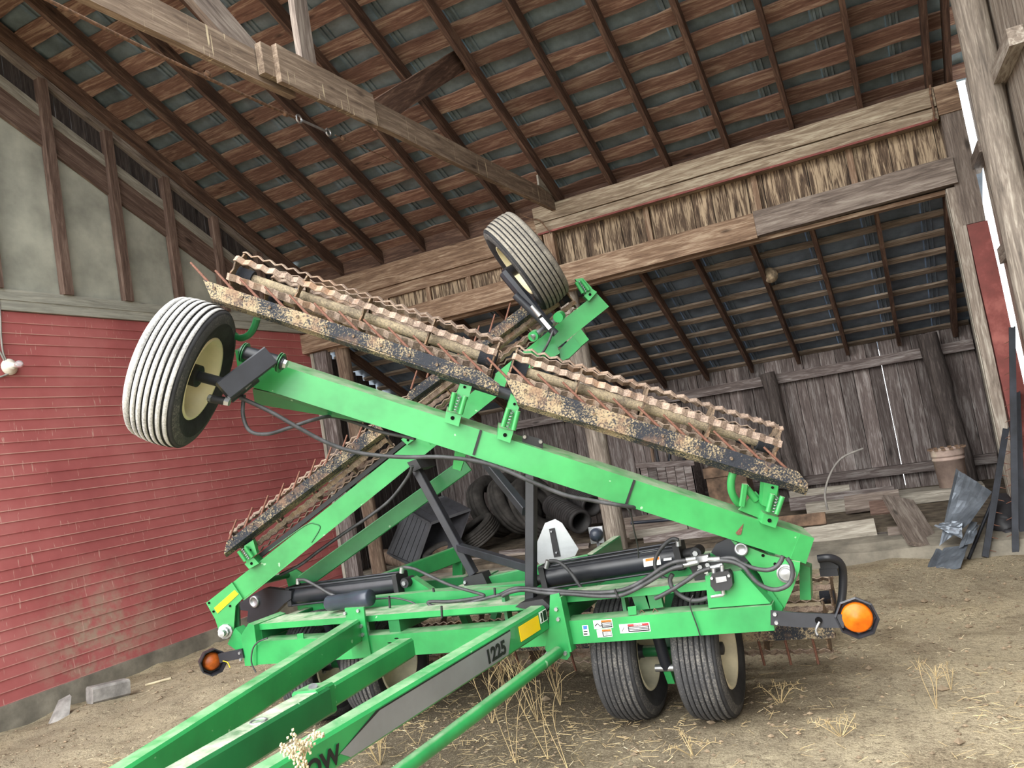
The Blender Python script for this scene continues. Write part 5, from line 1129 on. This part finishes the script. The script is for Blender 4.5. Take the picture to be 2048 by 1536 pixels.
# ================================================================== DRY WEEDS AND LITTER
def weed(px, py, h, label, seed, n=5, z=0.0, spread=.35, mat='straw', seeds=False):
    r = random.Random(seed); b = at(px, py, z=.02); b.z = hgt(b.x, b.y) - .01
    W_ = empty('dry_weed', b, label, 'weed', 'dry weeds on the dirt')
    for k in range(n):
        a = r.random()*6.28; tip = b + V((math.cos(a)*spread*h*r.uniform(.4, 1), math.sin(a)*spread*h*r.uniform(.4, 1), h*r.uniform(.65, 1.05)))
        mid = b.lerp(tip, .5) + V((r.uniform(-.05, .05), r.uniform(-.05, .05), .05))
        m = MB(); pts = smooth_path([b, mid, tip], 5); m.path(pts, [.0021*(1-.6*i/len(pts)) for i in range(len(pts))], 5)
        for _ in range(5):
            i = r.randrange(4, len(pts)-1); p = pts[i]; q = p + V((r.uniform(-.1, .1), r.uniform(-.1, .1), r.uniform(.04, .13)))*(h/.5)
            m.path([p, p.lerp(q, .5)+V((0, 0, .01)), q], [.0012, .001, .0007], 4)
            if seeds:
                for s_ in range(5): c = p.lerp(q, r.random()) + V((r.uniform(-.01, .01), r.uniform(-.01, .01), r.uniform(-.01, .01))); m.lathe(c, V((0, 0, 1)), [(-.007, 0), (0, .006), (.007, 0)], 5)
        m.build('stalk', mat, W_)
WD = ((985, 1450, .42, 'branching dry weed left of the lower brace foot', 3, 4), (1030, 1520, .55, 'tall dry weed standing before the lower brace', 4, 3), (1075, 1440, .5, 'forked dry weed behind the lower brace', 5, 5), (1120, 1405, .42, 'bushy dry weed under the tongue plate', 6, 7), (1095, 1510, .55, 'tall thin dry weed right of the lower brace', 7, 3), (1020, 1400, .4, 'pale dry weed between tongue beam and brace', 8, 6), (1135, 1530, .5, 'lone dry stalk in the front right of the brace', 9, 2),
      (1872, 1412, .30, 'slim dry stalk on open dirt at the right', 10, 4), (1900, 1370, .14, 'tiny dry sprig beside the slim stalk', 11, 3), (835, 1490, .16, 'stubby dry stalk between the tongue beams', 12, 2), (900, 1380, .3, 'thin dry weed behind the lettered tongue beam', 13, 4), (1560, 1400, .08, 'low dry tuft right of the outer ground wheel', 14, 8), (1680, 1460, .07, 'flat dry tuft on the dirt at lower right', 15, 10), (1385, 1500, .08, 'flat straw tuft before the ground wheels', 16, 8), (760, 1530, .2, 'dry grass tuft at the bottom beside the tongue', 17, 12))
for a in WD: weed(*a[:5], n=a[5], spread=.35 if a[2] > .1 else 2.2)
wb_ = at(640, 1560, d=2.55); 
W_ = empty('seeding_weed', V((wb_.x, wb_.y, 0)), 'pale seed-covered weed poking up in front of the tongue', 'weed'); r = random.Random(2)
m = MB(); top = at(600, 1478, d=2.6); base = V((wb_.x, wb_.y, -.02)); m.path([base, base.lerp(top, .6)+V((.02, 0, .03)), top], [.005, .004, .003], 5); m.build('stem', 'straw', W_)
for k in range(9):
    m = MB(); s_ = base.lerp(top, r.uniform(.8, .99)); q = at(600 + r.uniform(-50, 50), 1492 + r.uniform(-28, 26), d=2.6 + r.uniform(-.05, .05)); m.path([s_, s_.lerp(q, .5)+V((0, 0, .015)), q], [.002, .0015, .001], 4)
    for _ in range(26):
        c = s_.lerp(q, r.uniform(.3, 1)) + V((r.uniform(-.012, .012), r.uniform(-.012, .012), r.uniform(-.012, .012))); m.lathe(c, V((r.random(), r.random(), 1)), [(-.006, 0), (0, .0055), (.006, 0)], 5)
    m.build('seed_head', 'straw_pale', W_)
def litter(name, mat, n, seed, box, ln, wd, label, bias=None):
    r = random.Random(seed); m = MB()
    for _ in range(n):
        x = r.uniform(box[0], box[1]); y = r.uniform(box[2], box[3])
        if bias and r.random() > bias(x, y): continue
        a = r.random()*6.28; L = r.uniform(*ln)/2; w_ = wd*r.uniform(.6, 1.3); z = hgt(x, y) + .006
        dx, dy = math.cos(a)*L, math.sin(a)*L; px_, py_ = -math.sin(a)*w_, math.cos(a)*w_; t0, t1 = r.uniform(0, .012), r.uniform(0, .02)
        m.add([(x-dx-px_, y-dy-py_, z+t0), (x-dx+px_, y-dy+py_, z+t0), (x+dx+px_, y+dy+py_, z+t1), (x+dx-px_, y+dy-py_, z+t1), (x-dx, y-dy, z+t0+w_), (x+dx, y+dy, z+t1+w_)], [(0, 1, 4), (3, 5, 2), (0, 4, 5, 3), (1, 2, 5, 4)])
    o = m.build(name, mat, None, origin=V((0, 0, 0))); return tag(o, label, name.split('_')[-1], kind='stuff')
near = lambda x, y: max(.12, min(1, noise.noise(V((x*1.1, y*1.1, 4)))*1.6 + .45))
litter('straw_litter', 'straw', 9000, 40, (-5, 1.0, 1.2, 5.2), (.02, .1), .0011, 'loose dry straw scattered over the dirt', near)
litter('chaff_litter', 'straw_pale', 6000, 41, (-6.9, 1.0, 1.0, 7.8), (.01, .04), .0013, 'pale chaff flecks scattered over the dirt', near)
m = MB(); r = random.Random(50)
for _ in range(3500):
    x = r.uniform(-6.9, 1.0); y = r.uniform(1.3, 7.9); s_ = r.uniform(.004, .016)*(1 if r.random() < .93 else 2.2); z = hgt(x, y) + s_*.3
    q = [V((x, y, z)) + V((a*s_*r.uniform(.7, 1.3), b*s_*r.uniform(.7, 1.3), c*s_*.7*r.uniform(.7, 1.2))) for a, b, c in ((1, 0, 0), (-1, 0, 0), (0, 1, 0), (0, -1, 0), (0, 0, 1), (0, 0, -1))]
    m.add(q, [(0, 2, 4), (2, 1, 4), (1, 3, 4), (3, 0, 4), (2, 0, 5), (1, 2, 5), (3, 1, 5), (0, 3, 5)])
tag(m.build('dirt_clods', 'clod', None, origin=V((0, 0, 0))), 'small clods and pebbles strewn on the dirt', 'pebbles', kind='stuff')
